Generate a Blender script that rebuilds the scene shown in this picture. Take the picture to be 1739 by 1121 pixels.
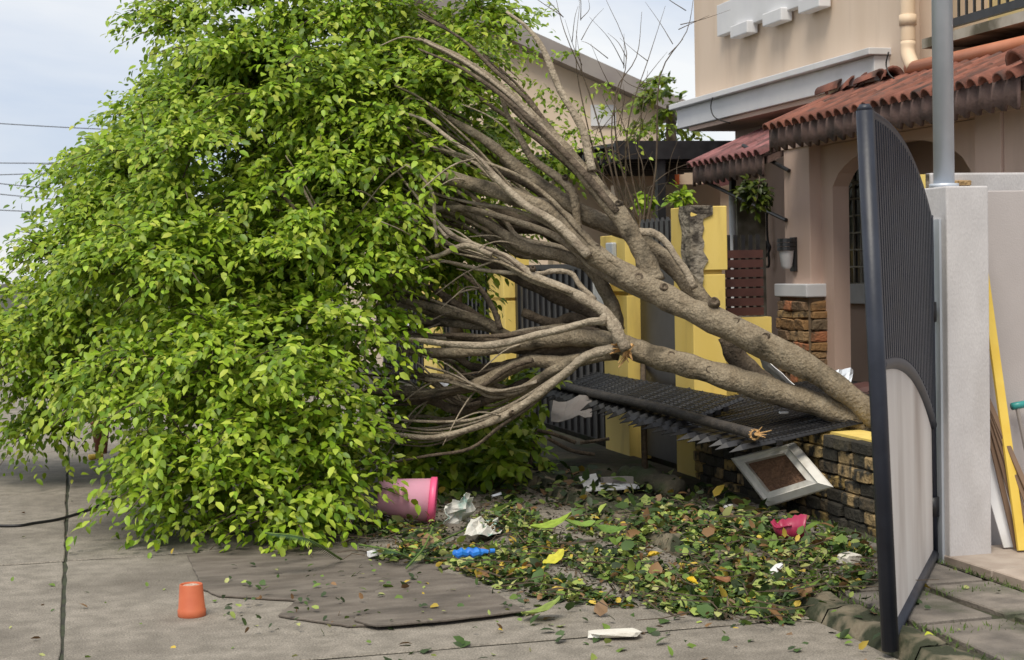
import bpy, bmesh, math, random
import numpy as np
from mathutils import Vector, Matrix, noise as mnoise
rng = np.random.default_rng(7); random.seed(7)
S = bpy.context.scene
for o in list(bpy.data.objects): bpy.data.objects.remove(o)
COL = S.collection

# ------------------------------------------------------------------ camera
F = 2750.0; H = 1.6; TH = math.radians(15.06); PT = math.atan(106.0 / F); RO = math.radians(1.2)
_c, _s = math.cos(TH), math.sin(TH)
R0 = np.array([_c, -_s, 0]); FW = np.array([_s*math.cos(PT), _c*math.cos(PT), -math.sin(PT)])
U0 = np.array([_s*math.sin(PT), _c*math.sin(PT), math.cos(PT)])
RV = R0*math.cos(RO) - U0*math.sin(RO); UV = U0*math.cos(RO) + R0*math.sin(RO)
CAM = np.array([0, 0, H])
def ray(px, py): return RV*((px-869.5)/F) - UV*((py-560.5)/F) + FW
def G(px, py, z=0.0):
    r = ray(px, py); return CAM + r*((z-H)/r[2])
def XW(px, py, X):
    r = ray(px, py); return CAM + r*(X/r[0])
def YW(px, py, Y):
    r = ray(px, py); return CAM + r*(Y/r[1])
def D(px, py, d): return CAM + ray(px, py)*d
cd = bpy.data.cameras.new('camera'); cam = bpy.data.objects.new('camera', cd); COL.objects.link(cam)
cd.sensor_width = 36; cd.lens = 36*F/1739; cd.clip_end = 2000; cd.clip_start = 0.05
M = Matrix.Identity(4)
for i in range(3):
    M[i][0] = RV[i]; M[i][1] = UV[i]; M[i][2] = -FW[i]; M[i][3] = CAM[i]
cam.matrix_world = M; S.camera = cam
cd.dof.use_dof = True; cd.dof.focus_distance = 9.6; cd.dof.aperture_fstop = 5.6
# ------------------------------------------------------------------ world, sun, exposure
W = bpy.data.worlds.new('World'); S.world = W; W.use_nodes = True
nt = W.node_tree; nt.nodes.clear()
SUN_EL = math.radians(58); SUN_AZ = math.radians(212)      # direction to the sun, azimuth clockwise from +Y
sky = nt.nodes.new('ShaderNodeTexSky'); sky.sky_type = 'NISHITA'; sky.sun_disc = False
sky.sun_elevation = SUN_EL; sky.sun_rotation = SUN_AZ
bg1 = nt.nodes.new('ShaderNodeBackground'); bg1.inputs['Strength'].default_value = 0.11
nt.links.new(sky.outputs[0], bg1.inputs[0])
tc = nt.nodes.new('ShaderNodeTexCoord'); mp = nt.nodes.new('ShaderNodeMapping'); mp.inputs['Scale'].default_value = (1, 1, 3.0)
nt.links.new(tc.outputs['Generated'], mp.inputs[0])
n1 = nt.nodes.new('ShaderNodeTexNoise'); n1.inputs['Scale'].default_value = 2.6; n1.inputs['Detail'].default_value = 7; n1.inputs['Distortion'].default_value = .35
nt.links.new(mp.outputs[0], n1.inputs['Vector'])
cr = nt.nodes.new('ShaderNodeValToRGB'); cr.color_ramp.elements[0].position = .36; cr.color_ramp.elements[0].color = (.62, .70, .85, 1)
cr.color_ramp.elements[1].position = .56; cr.color_ramp.elements[1].color = (1, 1, 1, 1)
nt.links.new(n1.outputs[0], cr.inputs[0])
bg2 = nt.nodes.new('ShaderNodeBackground'); bg2.inputs['Strength'].default_value = 0.88
nt.links.new(cr.outputs[0], bg2.inputs[0])
mx = nt.nodes.new('ShaderNodeMixShader'); mx.inputs[0].default_value = .85
nt.links.new(bg1.outputs[0], mx.inputs[1]); nt.links.new(bg2.outputs[0], mx.inputs[2])
wo = nt.nodes.new('ShaderNodeOutputWorld'); nt.links.new(mx.outputs[0], wo.inputs[0])
sl = bpy.data.lights.new('sun', 'SUN'); sl.energy = 2.9; sl.angle = math.radians(28); sl.color = (1, .93, .80)
so = bpy.data.objects.new('sun', sl); COL.objects.link(so)
sd = Vector((math.sin(SUN_AZ)*math.cos(SUN_EL), math.cos(SUN_AZ)*math.cos(SUN_EL), math.sin(SUN_EL)))
so.rotation_euler = sd.to_track_quat('Z', 'Y').to_euler()
S.view_settings.view_transform = 'Standard'; S.view_settings.look = 'None'; S.view_settings.exposure = 0.2; S.view_settings.gamma = 1

# ------------------------------------------------------------------ helpers
def mat(name, c1, c2=None, rough=.8, scale=6, detail=5, lo=.35, hi=.65, bump=0., bscale=60, c3=None, s3=1.2, lo3=.5, hi3=.7,
        metal=0, rnd=0., stretch=None, attr=False, trans=0., spec=.5, objcol=None, grain=0., gscale=260):
    m = bpy.data.materials.new(name); m.use_nodes = True; t = m.node_tree; N = t.nodes; L = t.links
    b = N['Principled BSDF']; b.inputs['Roughness'].default_value = rough; b.inputs['Metallic'].default_value = metal
    b.inputs['Specular IOR Level'].default_value = spec
    geo = N.new('ShaderNodeNewGeometry'); vec = geo.outputs['Position']
    if stretch:
        q = N.new('ShaderNodeMapping'); q.inputs['Scale'].default_value = stretch; L.new(vec, q.inputs[0]); vec = q.outputs[0]
    def mixc(fac, a, bb):
        x = N.new('ShaderNodeMix'); x.data_type = 'RGBA'; L.new(fac, x.inputs[0])
        for v, i in ((a, 6), (bb, 7)):
            if isinstance(v, tuple): x.inputs[i].default_value = (*v, 1)
            else: L.new(v, x.inputs[i])
        return x.outputs[2]
    def nz(sc, d, a, h):
        n = N.new('ShaderNodeTexNoise'); n.inputs['Scale'].default_value = sc; n.inputs['Detail'].default_value = d; L.new(vec, n.inputs['Vector'])
        r = N.new('ShaderNodeMapRange'); r.inputs[1].default_value = a; r.inputs[2].default_value = h; L.new(n.outputs[0], r.inputs[0])
        return r.outputs[0]
    col = c1
    if attr:
        a = N.new('ShaderNodeAttribute'); a.attribute_name = 'col'; col = a.outputs['Color']
    elif c2: col = mixc(nz(scale, detail, lo, hi), c1, c2)
    if objcol:
        oi = N.new('ShaderNodeObjectInfo'); r = N.new('ShaderNodeValToRGB'); r.color_ramp.interpolation = 'CONSTANT'; el = r.color_ramp.elements
        while len(el) < len(objcol): el.new(.5)
        for i, cc in enumerate(objcol):
            el[i].position = i/len(objcol); el[i].color = (*cc, 1)
        L.new(oi.outputs['Random'], r.inputs[0]); base = r.outputs[0]
        col = mixc(nz(scale, detail, lo, hi), base, c2) if c2 else base
    if c3: col = mixc(nz(s3, 6, lo3, hi3), col, c3)
    if rnd:
        oi = N.new('ShaderNodeObjectInfo'); r = N.new('ShaderNodeMapRange'); r.inputs[3].default_value = 1-rnd; r.inputs[4].default_value = 1+rnd*.6
        L.new(oi.outputs['Random'], r.inputs[0])
        h = N.new('ShaderNodeHueSaturation'); L.new(r.outputs[0], h.inputs['Value'])
        if isinstance(col, tuple): h.inputs['Color'].default_value = (*col, 1)
        else: L.new(col, h.inputs['Color'])
        col = h.outputs[0]
    if grain:
        g = nz(gscale, 3, .3, .7); mm = N.new('ShaderNodeMapRange'); mm.inputs[3].default_value = 1-grain; mm.inputs[4].default_value = 1+grain
        L.new(g, mm.inputs[0]); hs = N.new('ShaderNodeHueSaturation'); L.new(mm.outputs[0], hs.inputs['Value'])
        if isinstance(col, tuple): hs.inputs['Color'].default_value = (*col, 1)
        else: L.new(col, hs.inputs['Color'])
        col = hs.outputs[0]
    if isinstance(col, tuple): b.inputs['Base Color'].default_value = (*col, 1)
    else: L.new(col, b.inputs['Base Color'])
    if bump:
        n = N.new('ShaderNodeTexNoise'); n.inputs['Scale'].default_value = bscale; n.inputs['Detail'].default_value = 6; L.new(vec, n.inputs['Vector'])
        bp = N.new('ShaderNodeBump'); bp.inputs['Strength'].default_value = bump; bp.inputs['Distance'].default_value = .02
        L.new(n.outputs[0], bp.inputs['Height']); L.new(bp.outputs[0], b.inputs['Normal'])
    if trans:
        tr = N.new('ShaderNodeBsdfTranslucent'); x = N.new('ShaderNodeMixShader'); x.inputs[0].default_value = trans
        if isinstance(col, tuple): tr.inputs[0].default_value = (*col, 1)
        else: L.new(col, tr.inputs[0])
        L.new(b.outputs[0], x.inputs[1]); L.new(tr.outputs[0], x.inputs[2]); L.new(x.outputs[0], N['Material Output'].inputs[0])
    return m
MT = {}
def defm(k, *a, **kw): MT[k] = mat(k, *a, **kw)
defm('concrete', (.18,.16,.132), (.265,.236,.198), .9, 9, 8, c3=(.115,.099,.08), s3=.9, lo3=.5, hi3=.75, bump=.25, bscale=160, rnd=.06, grain=.42, gscale=120)
defm('joint', (.03,.028,.025), (.05,.06,.03), .95, 8)
defm('kerb', (.17,.14,.095), (.27,.23,.16), .95, 14, 8, c3=(.03,.035,.016), s3=7, lo3=.40, hi3=.56, bump=.6, bscale=40)
defm('walk', (.13,.115,.10), (.24,.21,.18), .9, 7, 8, c3=(.05,.06,.03), s3=2.5, lo3=.5, hi3=.68, bump=.4, bscale=60, rnd=.1, grain=.2)
defm('drive', (.38,.31,.26), (.47,.40,.34), .8, 8, 6, c3=(.22,.17,.14), s3=2, bump=.2, bscale=90, rnd=.1)
defm('soil', (.035,.032,.022), (.07,.06,.04), .95, 10, 6, c3=(.03,.05,.015), s3=3, bump=.5, bscale=40)
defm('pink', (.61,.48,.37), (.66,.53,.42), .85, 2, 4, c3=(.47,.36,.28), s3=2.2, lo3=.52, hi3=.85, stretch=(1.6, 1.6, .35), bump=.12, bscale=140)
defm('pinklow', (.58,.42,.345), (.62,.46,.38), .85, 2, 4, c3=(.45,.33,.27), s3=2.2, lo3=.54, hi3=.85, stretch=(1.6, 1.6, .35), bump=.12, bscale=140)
defm('pinkshade', (.50,.36,.29), (.55,.40,.33), .85, 2, 4, bump=.1, bscale=140)  # darker copy of the wall pink: porch and overhang shade in the colour
defm('trim', (.62,.62,.64), (.68,.68,.69), .7, 3, 4, c3=(.44,.43,.41), s3=1.6, lo3=.56, hi3=.85)
defm('render_white', (.50,.48,.48), (.56,.54,.54), .9, 6, 6, c3=(.40,.375,.36), s3=2.4, lo3=.5, hi3=.8, bump=.16, bscale=70, stretch=(1.3, 1.3, .6), grain=.06, gscale=120)
defm('grey_wall', (.40,.365,.355), (.44,.405,.395), .85, 2, 4, bump=.1, bscale=120, c3=(.45,.41,.40), s3=1)
defm('yellow', (.80,.59,.15), (.84,.64,.19), .7, 3, 4, c3=(.52,.37,.11), s3=4, lo3=.56, hi3=.82, stretch=(1.5, 1.5, .45), bump=.06, bscale=80)
defm('rawconcrete', (.20,.17,.13), (.36,.32,.26), .95, 18, 8, c3=(.06,.05,.04), s3=9, lo3=.5, hi3=.62, bump=1., bscale=35)
defm('navy', (.011,.014,.025), (.018,.022,.036), .45, 10, 5, c3=(.035,.036,.04), s3=4, lo3=.6, hi3=.85, bump=.05)
defm('black', (.012,.012,.014), (.022,.022,.025), .4, 12, 5, c3=(.05,.045,.04), s3=5, lo3=.6, hi3=.85)
defm('gatepanel', (.62,.57,.53), (.68,.64,.60), .7, 3, 5, c3=(.36,.30,.26), s3=1.6, lo3=.5, hi3=.8, stretch=(1.5, 1.5, .5))
defm('galv', (.50,.54,.60), (.56,.60,.66), .45, 5, 4, metal=.35)
defm('tile', (.20,.072,.048), (.26,.10,.068), .85, 14, 6, c3=(.085,.05,.042), s3=6, lo3=.47, hi3=.66, rnd=.3, bump=.3, bscale=80)
defm('tilemaroon', (.22,.085,.085), (.28,.12,.12), .8, 14, 6, c3=(.10,.05,.05), s3=6, lo3=.52, hi3=.7, rnd=.25, bump=.3, bscale=80)
defm('fascia', (.10,.062,.052), (.16,.10,.085), .85, 9, 6, c3=(.05,.035,.03), s3=5, bump=.3)
defm('terracotta_pipe', (.48,.17,.085), (.54,.21,.11), .5, 4, 4)
defm('cream', (.68,.52,.36), (.72,.57,.42), .6, 4)
defm('balcony_yellow', (.70,.55,.26), (.76,.61,.32), .8, 2)
defm('stone', (.2,.15,.07), (.03,.027,.02), .9, 11, 7, lo=.44, hi=.60, objcol=[(.035,.03,.022),(.40,.27,.09),(.06,.05,.03),(.46,.33,.14),(.10,.075,.045),(.33,.23,.11),(.035,.03,.022)], bump=.8, bscale=45, rnd=.2)
defm('stonewarm', (.2,.15,.07), (.10,.07,.04), .9, 14, 7, lo=.5, hi=.68, objcol=[(.30,.17,.07),(.40,.26,.12),(.22,.14,.08),(.42,.17,.08),(.34,.22,.11),(.18,.13,.08)], bump=.8, bscale=45)
defm('mortar', (.03,.027,.02), (.055,.048,.035), .95, 12)
defm('mortarwarm', (.16,.11,.07), (.22,.16,.10), .95, 12)
defm('glass', (.02,.022,.025), (.035,.036,.04), .12, 2)
defm('dark', (.03,.022,.02), (.045,.034,.03), .9, 4)  # porch ceiling brown, coloured as if unlit
defm('brownmetal', (.06,.022,.018), (.085,.032,.026), .6, 8)
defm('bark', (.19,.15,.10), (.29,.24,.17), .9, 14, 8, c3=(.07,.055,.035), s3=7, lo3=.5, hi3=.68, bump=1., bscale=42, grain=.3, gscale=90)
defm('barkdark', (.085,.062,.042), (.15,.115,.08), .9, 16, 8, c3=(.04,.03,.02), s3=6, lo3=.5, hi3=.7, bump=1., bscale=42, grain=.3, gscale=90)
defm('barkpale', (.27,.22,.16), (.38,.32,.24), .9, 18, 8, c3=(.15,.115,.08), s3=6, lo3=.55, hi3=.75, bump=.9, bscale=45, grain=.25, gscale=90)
defm('torn', (.50,.27,.10), (.62,.40,.18), .9, 40, 6, bump=.8, bscale=60)
defm('leaf', (.1,.2,.03), attr=True, rough=.45, trans=.33, spec=.4)
defm('litter', (.1,.2,.03), attr=True, rough=.6, trans=.12)
defm('twig', (.07,.05,.035), (.12,.09,.06), .9, 20)
defm('terracotta', (.46,.105,.042), (.52,.135,.055), .65, 10, 5, c3=(.45,.10,.04), s3=7)
defm('pipe', (.03,.026,.024), (.07,.058,.048), .7, 14, 6, bump=.5, bscale=50)
defm('dirt', (.55,.42,.34), (.30,.2,.14), .95, 40, 6, bump=.8, bscale=50)
defm('pinkplastic', (.88,.42,.56), (.90,.48,.61), .45, 5, 4, c3=(.72,.33,.44), s3=4, lo3=.6, hi3=.8, trans=.12)
defm('hotpink', (.80,.10,.24), (.84,.13,.28), .4, 5)
defm('magenta', (.33,.022,.07), (.40,.035,.10), .4, 8)
defm('ply', (.115,.095,.078), (.175,.15,.125), .75, 5, 8, c3=(.07,.058,.048), s3=2.2, lo3=.48, hi3=.7, bump=.2, bscale=70, stretch=(1, 2.2, 1), grain=.2, gscale=120)
defm('whiteplastic', (.74,.74,.76), (.80,.80,.81), .5, 6, c3=(.55,.54,.52), s3=5, lo3=.58, hi3=.8)
defm('framewhite', (.60,.58,.54), (.68,.66,.61), .65, 8, 5, c3=(.38,.34,.29), s3=6, lo3=.56, hi3=.8)
defm('wicker', (.12,.06,.035), (.22,.12,.07), .9, 30, 5, bump=1., bscale=30, stretch=(1, 1, 3))
defm('paper', (.62,.60,.55), (.70,.69,.64), .85, 12, 5, c3=(.16,.36,.32), s3=6, lo3=.52, hi3=.62)
defm('bluefoil', (.01,.12,.50), (.03,.22,.70), .3, 20)
defm('styro', (.74,.71,.64), (.66,.62,.54), .9, 10, 5, bump=.4)
defm('woodplank', (.14,.085,.055), (.20,.13,.085), .8, 6, 6, stretch=(1, 1, .2))
defm('yellowplank', (.70,.47,.06), (.76,.55,.10), .6, 6)
defm('teal', (.02,.20,.20), (.03,.26,.25), .4, 6)
defm('cable', (.012,.012,.013), None, .5)
defm('frond', (.025,.06,.03), (.045,.10,.045), .5, 20)
defm('grass', (.07,.13,.02), (.13,.20,.04), .8, 20)
defm('farwall', (.66,.53,.40), (.70,.57,.44), .9, 2)
defm('fargrey', (.25,.22,.21), (.30,.27,.25), .8, 3)
defm('orange', (.60,.13,.03), (.66,.17,.05), .6, 5)
defm('stained', (.34,.31,.25), (.45,.42,.36), .9, 5, 7, c3=(.10,.09,.06), s3=3, lo3=.48, hi3=.65)
defm('brownplastic', (.17,.055,.03), (.21,.075,.04), .5, 6)

def tag(o, label=None, cat=None, group=None, kind=None):
    if label: o['label'] = label
    if cat: o['category'] = cat
    if group: o['group'] = group
    if kind: o['kind'] = kind
    return o
def link(name, me, m=None, parent=None):
    o = bpy.data.objects.new(name, me); COL.objects.link(o)
    if m is not None and me is not None and not me.materials: me.materials.append(MT[m] if isinstance(m, str) else m)
    if parent is not None:
        o.parent = parent
        o.matrix_parent_inverse = PW[parent.name].inverted() if parent.name in PW else Matrix.Identity(4)
    return o
PW = {}
def empty(name, loc=(0, 0, 0)):
    o = bpy.data.objects.new(name, None); COL.objects.link(o); o.location = loc; o.empty_display_size = .1
    PW[o.name] = Matrix.Translation(Vector(loc)); return o
class MB:
    def __init__(s): s.v = []; s.f = []
    def add(s, vs, fs):
        k = len(s.v); s.v += [tuple(map(float, p)) for p in vs]; s.f += [tuple(i+k for i in f) for f in fs]; return s
    def box(s, x0, x1, y0, y1, z0, z1):
        return s.add([(x0,y0,z0),(x1,y0,z0),(x1,y1,z0),(x0,y1,z0),(x0,y0,z1),(x1,y0,z1),(x1,y1,z1),(x0,y1,z1)],
                     [(3,2,1,0),(4,5,6,7),(0,1,5,4),(1,2,6,5),(2,3,7,6),(3,0,4,7)])
    def obox(s, o, a, b, c):       # origin + three edge vectors
        o, a, b, c = (np.array(t, float) for t in (o, a, b, c))
        return s.add([o, o+a, o+a+b, o+b, o+c, o+a+c, o+a+b+c, o+b+c], [(3,2,1,0),(4,5,6,7),(0,1,5,4),(1,2,6,5),(2,3,7,6),(3,0,4,7)])
    def prism(s, poly, ext):       # poly: 3d points, ext: vector
        n = len(poly); e = np.array(ext, float); p = [np.array(q, float) for q in poly]
        return s.add(p + [q+e for q in p], [tuple(range(n))[::-1], tuple(range(n, 2*n))] + [(i, (i+1) % n, n+(i+1) % n, n+i) for i in range(n)])
    def tube(s, pts, rad, n=10, jit=0., caps=True, seed=0):
        P = [Vector(p) for p in pts]; k = len(P)
        if not hasattr(rad, '__len__'): rad = [rad]*k
        T = [(P[min(i+1, k-1)]-P[max(i-1, 0)]).normalized() for i in range(k)]
        u = T[0].orthogonal().normalized(); vs = []
        for i in range(k):
            u = (u - T[i]*u.dot(T[i])).normalized(); w = T[i].cross(u)
            for j in range(n):
                a = 2*math.pi*j/n; r = rad[i]
                if jit: r *= 1 + jit*mnoise.noise(Vector((P[i].x*4+seed, P[i].y*4, P[i].z*4)) + Vector((math.cos(a), math.sin(a), 0))*.8)
                vs.append(P[i] + (u*math.cos(a) + w*math.sin(a))*r)
        fs = [(i*n+j, i*n+(j+1) % n, (i+1)*n+(j+1) % n, (i+1)*n+j) for i in range(k-1) for j in range(n)]
        if caps: fs += [tuple(range(n))[::-1], tuple(range((k-1)*n, k*n))]
        return s.add(vs, fs)
    def lathe(s, prof, o=(0, 0, 0), axis=None, n=24):     # prof (r, h) along axis
        q = Vector((0, 0, 1)).rotation_difference(Vector(axis)) if axis is not None else None
        vs = []
        for r, h in prof:
            for j in range(n):
                a = 2*math.pi*j/n; p = Vector((r*math.cos(a), r*math.sin(a), h))
                if q: p = q @ p
                vs.append(p + Vector(o))
        k = len(prof)
        return s.add(vs, [(i*n+j, i*n+(j+1) % n, (i+1)*n+(j+1) % n, (i+1)*n+j) for i in range(k-1) for j in range(n)])
    def mesh(s, name, smooth=False):
        me = bpy.data.meshes.new(name); me.from_pydata(s.v, [], s.f); me.update()
        if smooth: me.polygons.foreach_set('use_smooth', [True]*len(me.polygons))
        return me
    def build(s, name, m, parent=None, smooth=False, bevel=0):
        o = link(name, s.mesh(name, smooth), m, parent)
        if bevel:
            b = o.modifiers.new('bevel', 'BEVEL'); b.width = bevel; b.segments = 2; b.limit_method = 'ANGLE'
        return o
def smooth_path(pts, n=6):      # Catmull-Rom through points (each a tuple of any length)
    P = [np.array(p, float) for p in pts]; P = [2*P[0]-P[1]] + P + [2*P[-1]-P[-2]]; out = []
    for i in range(1, len(P)-2):
        for t in np.linspace(0, 1, n, endpoint=False):
            a, b, c, d = P[i-1], P[i], P[i+1], P[i+2]
            out.append(.5*((2*b) + (c-a)*t + (2*a-5*b+4*c-d)*t*t + (3*b-a-3*c+d)*t**3))
    out.append(P[-2]); return out
def box(name, m, parent, *a, bevel=0): return MB().box(*a).build(name, m, parent, bevel=bevel)
def sheet(name, m, parent, o, a, b, nu=8, nv=8, amp=.02, freq=3, thick=.003, seed=0, hole=None):
    o, a, b = (np.array(t, float) for t in (o, a, b)); nrm = np.cross(a, b); nrm /= np.linalg.norm(nrm); vs = []
    for i in range(nu+1):
        for j in range(nv+1):
            u, v = i/nu, j/nv; q = Vector((u*freq+seed, v*freq, seed*1.7))
            du = .06*mnoise.noise(q*2+Vector((9, 0, 0))); dv = .06*mnoise.noise(q*2+Vector((0, 9, 0)))
            vs.append(o + a*(u+du) + b*(v+dv) + nrm*amp*(mnoise.noise(q)+.4*mnoise.noise(q*2.7)))
    fs = [(i*(nv+1)+j, (i+1)*(nv+1)+j, (i+1)*(nv+1)+j+1, i*(nv+1)+j+1) for i in range(nu) for j in range(nv) if not (hole and hole(i/nu, j/nv))]
    ob = MB().add(vs, fs).build(name, m, parent, smooth=False)
    sm = ob.modifiers.new('solid', 'SOLIDIFY'); sm.thickness = thick; return ob

# ------------------------------------------------------------------ ground
XP = 4.35; XK = 3.15
st = MB().add([(-300,-60,-.03),(300,-60,-.03),(300,500,-.03),(-300,500,-.03)], [(0,1,2,3)]).build('ground', 'soil'); tag(st, kind='structure')
street = MB().add([(-9.9,-3,-.012),(XK+.03,-3,-.012),(XK+.03,60,-.012),(-9.9,60,-.012)], [(0,1,2,3)]).build('street', 'joint'); tag(street, kind='structure')
def slab(name, m, parent, x0, x1, y0, y1, z0, z1, gap=.008, jit=.006, step=.18, seed=0, gapy=None):
    gapy = gapy or gap; x0 += gap; x1 -= gap; y0 += gapy; y1 -= gapy; pts = []
    def edge(a, b):
        k = max(2, int(max(abs(b[0]-a[0]), abs(b[1]-a[1]))/step))
        for i in range(k):
            t = i/k; p = (a[0]+(b[0]-a[0])*t, a[1]+(b[1]-a[1])*t)
            dx = jit*mnoise.noise(Vector((p[0]*5+seed, p[1]*5, 3))); dy = jit*mnoise.noise(Vector((p[0]*5, p[1]*5+seed, 8)))
            pts.append((p[0]+dx, p[1]+dy, z0))
    edge((x0,y0),(x1,y0)); edge((x1,y0),(x1,y1)); edge((x1,y1),(x0,y1)); edge((x0,y1),(x0,y0))
    o = MB().prism(pts, (0, 0, z1-z0)).build(name, m, parent)
    b = o.modifiers.new('bevel', 'BEVEL'); b.width = .006; b.segments = 1; b.limit_method = 'ANGLE'; b.angle_limit = math.radians(60)
    return o
XE = [-9.8, -6.6, -3.35, -.1, XK]; YE = [-2.6, .5, 3.7, 6.62, 9.42, 12.46, 15.4, 18.4, 21.4, 24.4, 27.4, 31, 36, 42, 50, 60]
for i in range(4):
    for j in range(len(YE)-1): slab('slab', 'concrete', street, XE[i], XE[i+1], YE[j], YE[j+1], -.01, rng.uniform(-.002, .003), seed=i*9+j, gapy=.017, gap=.010, jit=.012)
kerb = empty('kerb', (XK, 0, 0)); tag(kerb, kind='structure')
y = 1.0
while y < 30:
    L = rng.uniform(.7, 1.2); mb = MB(); nx, ny = 5, 12
    for i in range(nx+1):
        for j in range(ny+1):
            X = XK + .2*i/nx; Yj = y + (L-.015)*j/ny
            w = mnoise.noise(Vector((X*6, Yj*3, 0))); h = .065 + .04*w + .03*mnoise.noise(Vector((X*22, Yj*14, 2)))
            e = min(i, nx-i)/1.0; h = h if e >= 1 else (-.02 if i == 0 else .045)
            mb.v.append((X + .02*mnoise.noise(Vector((Yj*7, i, 0))), Yj, h))
    mb.f = [(i*(ny+1)+j, (i+1)*(ny+1)+j, (i+1)*(ny+1)+j+1, i*(ny+1)+j+1) for i in range(nx) for j in range(ny)]
    mb.build('kerb_stone', 'kerb', kerb, smooth=True); y += L-.004
walk = MB().add([(XK+.18,1,.03),(XP+.05,1,.03),(XP+.05,30,.03),(XK+.18,30,.03)], [(0,1,2,3)]).build('sidewalk', 'soil'); tag(walk, kind='structure')
y = 3.2
while y < 9.4:
    L = rng.uniform(.55, .85)
    if rng.random() < .5: slab('paving_slab', 'walk', walk, XK+.24, XP-.14, y, y+L, .02, .052+rng.uniform(-.006, .006), gap=.03, jit=.02, seed=y)
    else:
        xm = XK+.24 + rng.uniform(.35, .6)
        slab('paving_slab', 'walk', walk, XK+.24, xm, y, y+L, .02, .05, gap=.03, jit=.02, seed=y)
        slab('paving_slab', 'walk', walk, xm, XP-.14, y, y+L, .02, .055, gap=.03, jit=.02, seed=y+5)
    y += L
drive = MB().add([(XP-.12,2.5,.04),(9,2.5,.04),(9,7.62,.04),(XP-.12,7.62,.04)], [(0,1,2,3)]).build('driveway', 'soil'); tag(drive, kind='structure')
for i in range(6):
    for j in range(8): slab('paving_tile', 'drive', drive, XP-.1+i*.62, XP-.1+(i+1)*.62, 2.6+j*.62, 2.6+(j+1)*.62, .03, .085+rng.uniform(-.003, .003), gap=.005, jit=.004, seed=i+j)
yard = MB().box(XP+.2, 16, 7.9, 30, -.02, .06).build('yard', 'soil'); tag(yard, kind='structure')

# ------------------------------------------------------------------ house with porch
HX = 6.1; LX = 6.5
house = empty('house', (HX, 11, 0)); tag(house, 'pink stucco house with arched porch and red tiled porch roof', 'house')
box('lower_wall', 'pinkshade', house, LX, LX+3, 8.0, 15.3, .0, 2.95)
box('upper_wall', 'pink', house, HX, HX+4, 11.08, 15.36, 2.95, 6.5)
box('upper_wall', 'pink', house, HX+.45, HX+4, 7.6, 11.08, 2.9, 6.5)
box('pilaster', 'pink', house, HX+.12, HX+.46, 10.62, 11.078, 2.9, 6.5)
led = MB().box(HX-.13, HX+.5, 11.33, 15.55, 2.975, 3.17).build('ledge', 'trim', house, bevel=.006)
MB().box(HX-.19, HX+.1, 11.30, 15.62, 3.172, 3.225).build('ledge_cap', 'trim', led, bevel=.006)
box('soffit', 'pinkshade', house, HX-.1, LX+.1, 11.33, 15.3, 2.93, 2.972)
# dentil band
dz = 3.775; xf = HX-.07
dn = MB().box(xf, HX+.02, 12.50, 14.60, dz, dz+.30).build('dentil_band', 'trim', house, bevel=.008)
for (a, b) in ((1241, 1270), (1296, 1328), (1357, 1393)):
    ya = XW(a, 40, xf-.05)[1]; yb = XW(b, 40, xf-.05)[1]
    MB().box(xf-.06, xf+.05, yb, ya, 3.69, dz+.03).build('dentil', 'trim', dn, bevel=.01)
# porch front with arch
PX = 5.7; ya0, ya1 = 9.68, 11.72
def archz(yy): return 2.13 + .33*math.sqrt(max(0, 1-((yy-(ya0+ya1)/2)/((ya1-ya0)/2))**2*.97))
poly = [(PX+.05, 9.2, 2.56), (PX+.05, 9.2, .0), (PX+.05, ya0, .0)]
poly += [(PX+.05, yy, archz(yy)) for yy in np.linspace(ya0, ya1, 19)]
poly += [(PX+.05, ya1, .0), (PX+.05, 12.0, .0), (PX+.05, 12.0, 2.56)]
def porch_strips(x0, x1):
    mb = MB()
    ys = np.linspace(ya0, ya1, 21)
    for i in range(20):
        za, zb = archz(ys[i]), archz(ys[i+1])
        mb.prism([(x0, ys[i], za), (x0, ys[i+1], zb), (x0, ys[i+1], 2.52), (x0, ys[i], 2.52)], (x1-x0, 0, 0))
    mb.box(x0, x1, ya1, 11.95, 0, 2.52); mb.box(x0, x1, 9.44, ya0, 0, 2.52)
    bm = bmesh.new(); me = mb.mesh('porch_wall'); bm.from_mesh(me); bmesh.ops.remove_doubles(bm, verts=bm.verts, dist=1e-4)
    # drop the interior faces between strips
    seen = {}
    for f in bm.faces: seen.setdefault(tuple(sorted(v.index for v in f.verts)), []).append(f)
    bmesh.ops.delete(bm, geom=[f for l in seen.values() if len(l) > 1 for f in l], context='FACES')
    bm.to_mesh(me); bm.free(); return me
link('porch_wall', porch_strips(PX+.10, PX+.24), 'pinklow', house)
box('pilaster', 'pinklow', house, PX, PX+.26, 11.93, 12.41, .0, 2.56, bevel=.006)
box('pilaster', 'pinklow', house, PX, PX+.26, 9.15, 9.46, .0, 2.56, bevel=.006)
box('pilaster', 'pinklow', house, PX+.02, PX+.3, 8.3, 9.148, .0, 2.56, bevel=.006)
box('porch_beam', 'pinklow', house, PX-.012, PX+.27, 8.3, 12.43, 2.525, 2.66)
box('porch_ceiling', 'dark', house, PX+.26, LX+.05, 8.3, 13.4, 2.57, 2.62)  # near-black: shade of the unlit porch put into its colour
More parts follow.
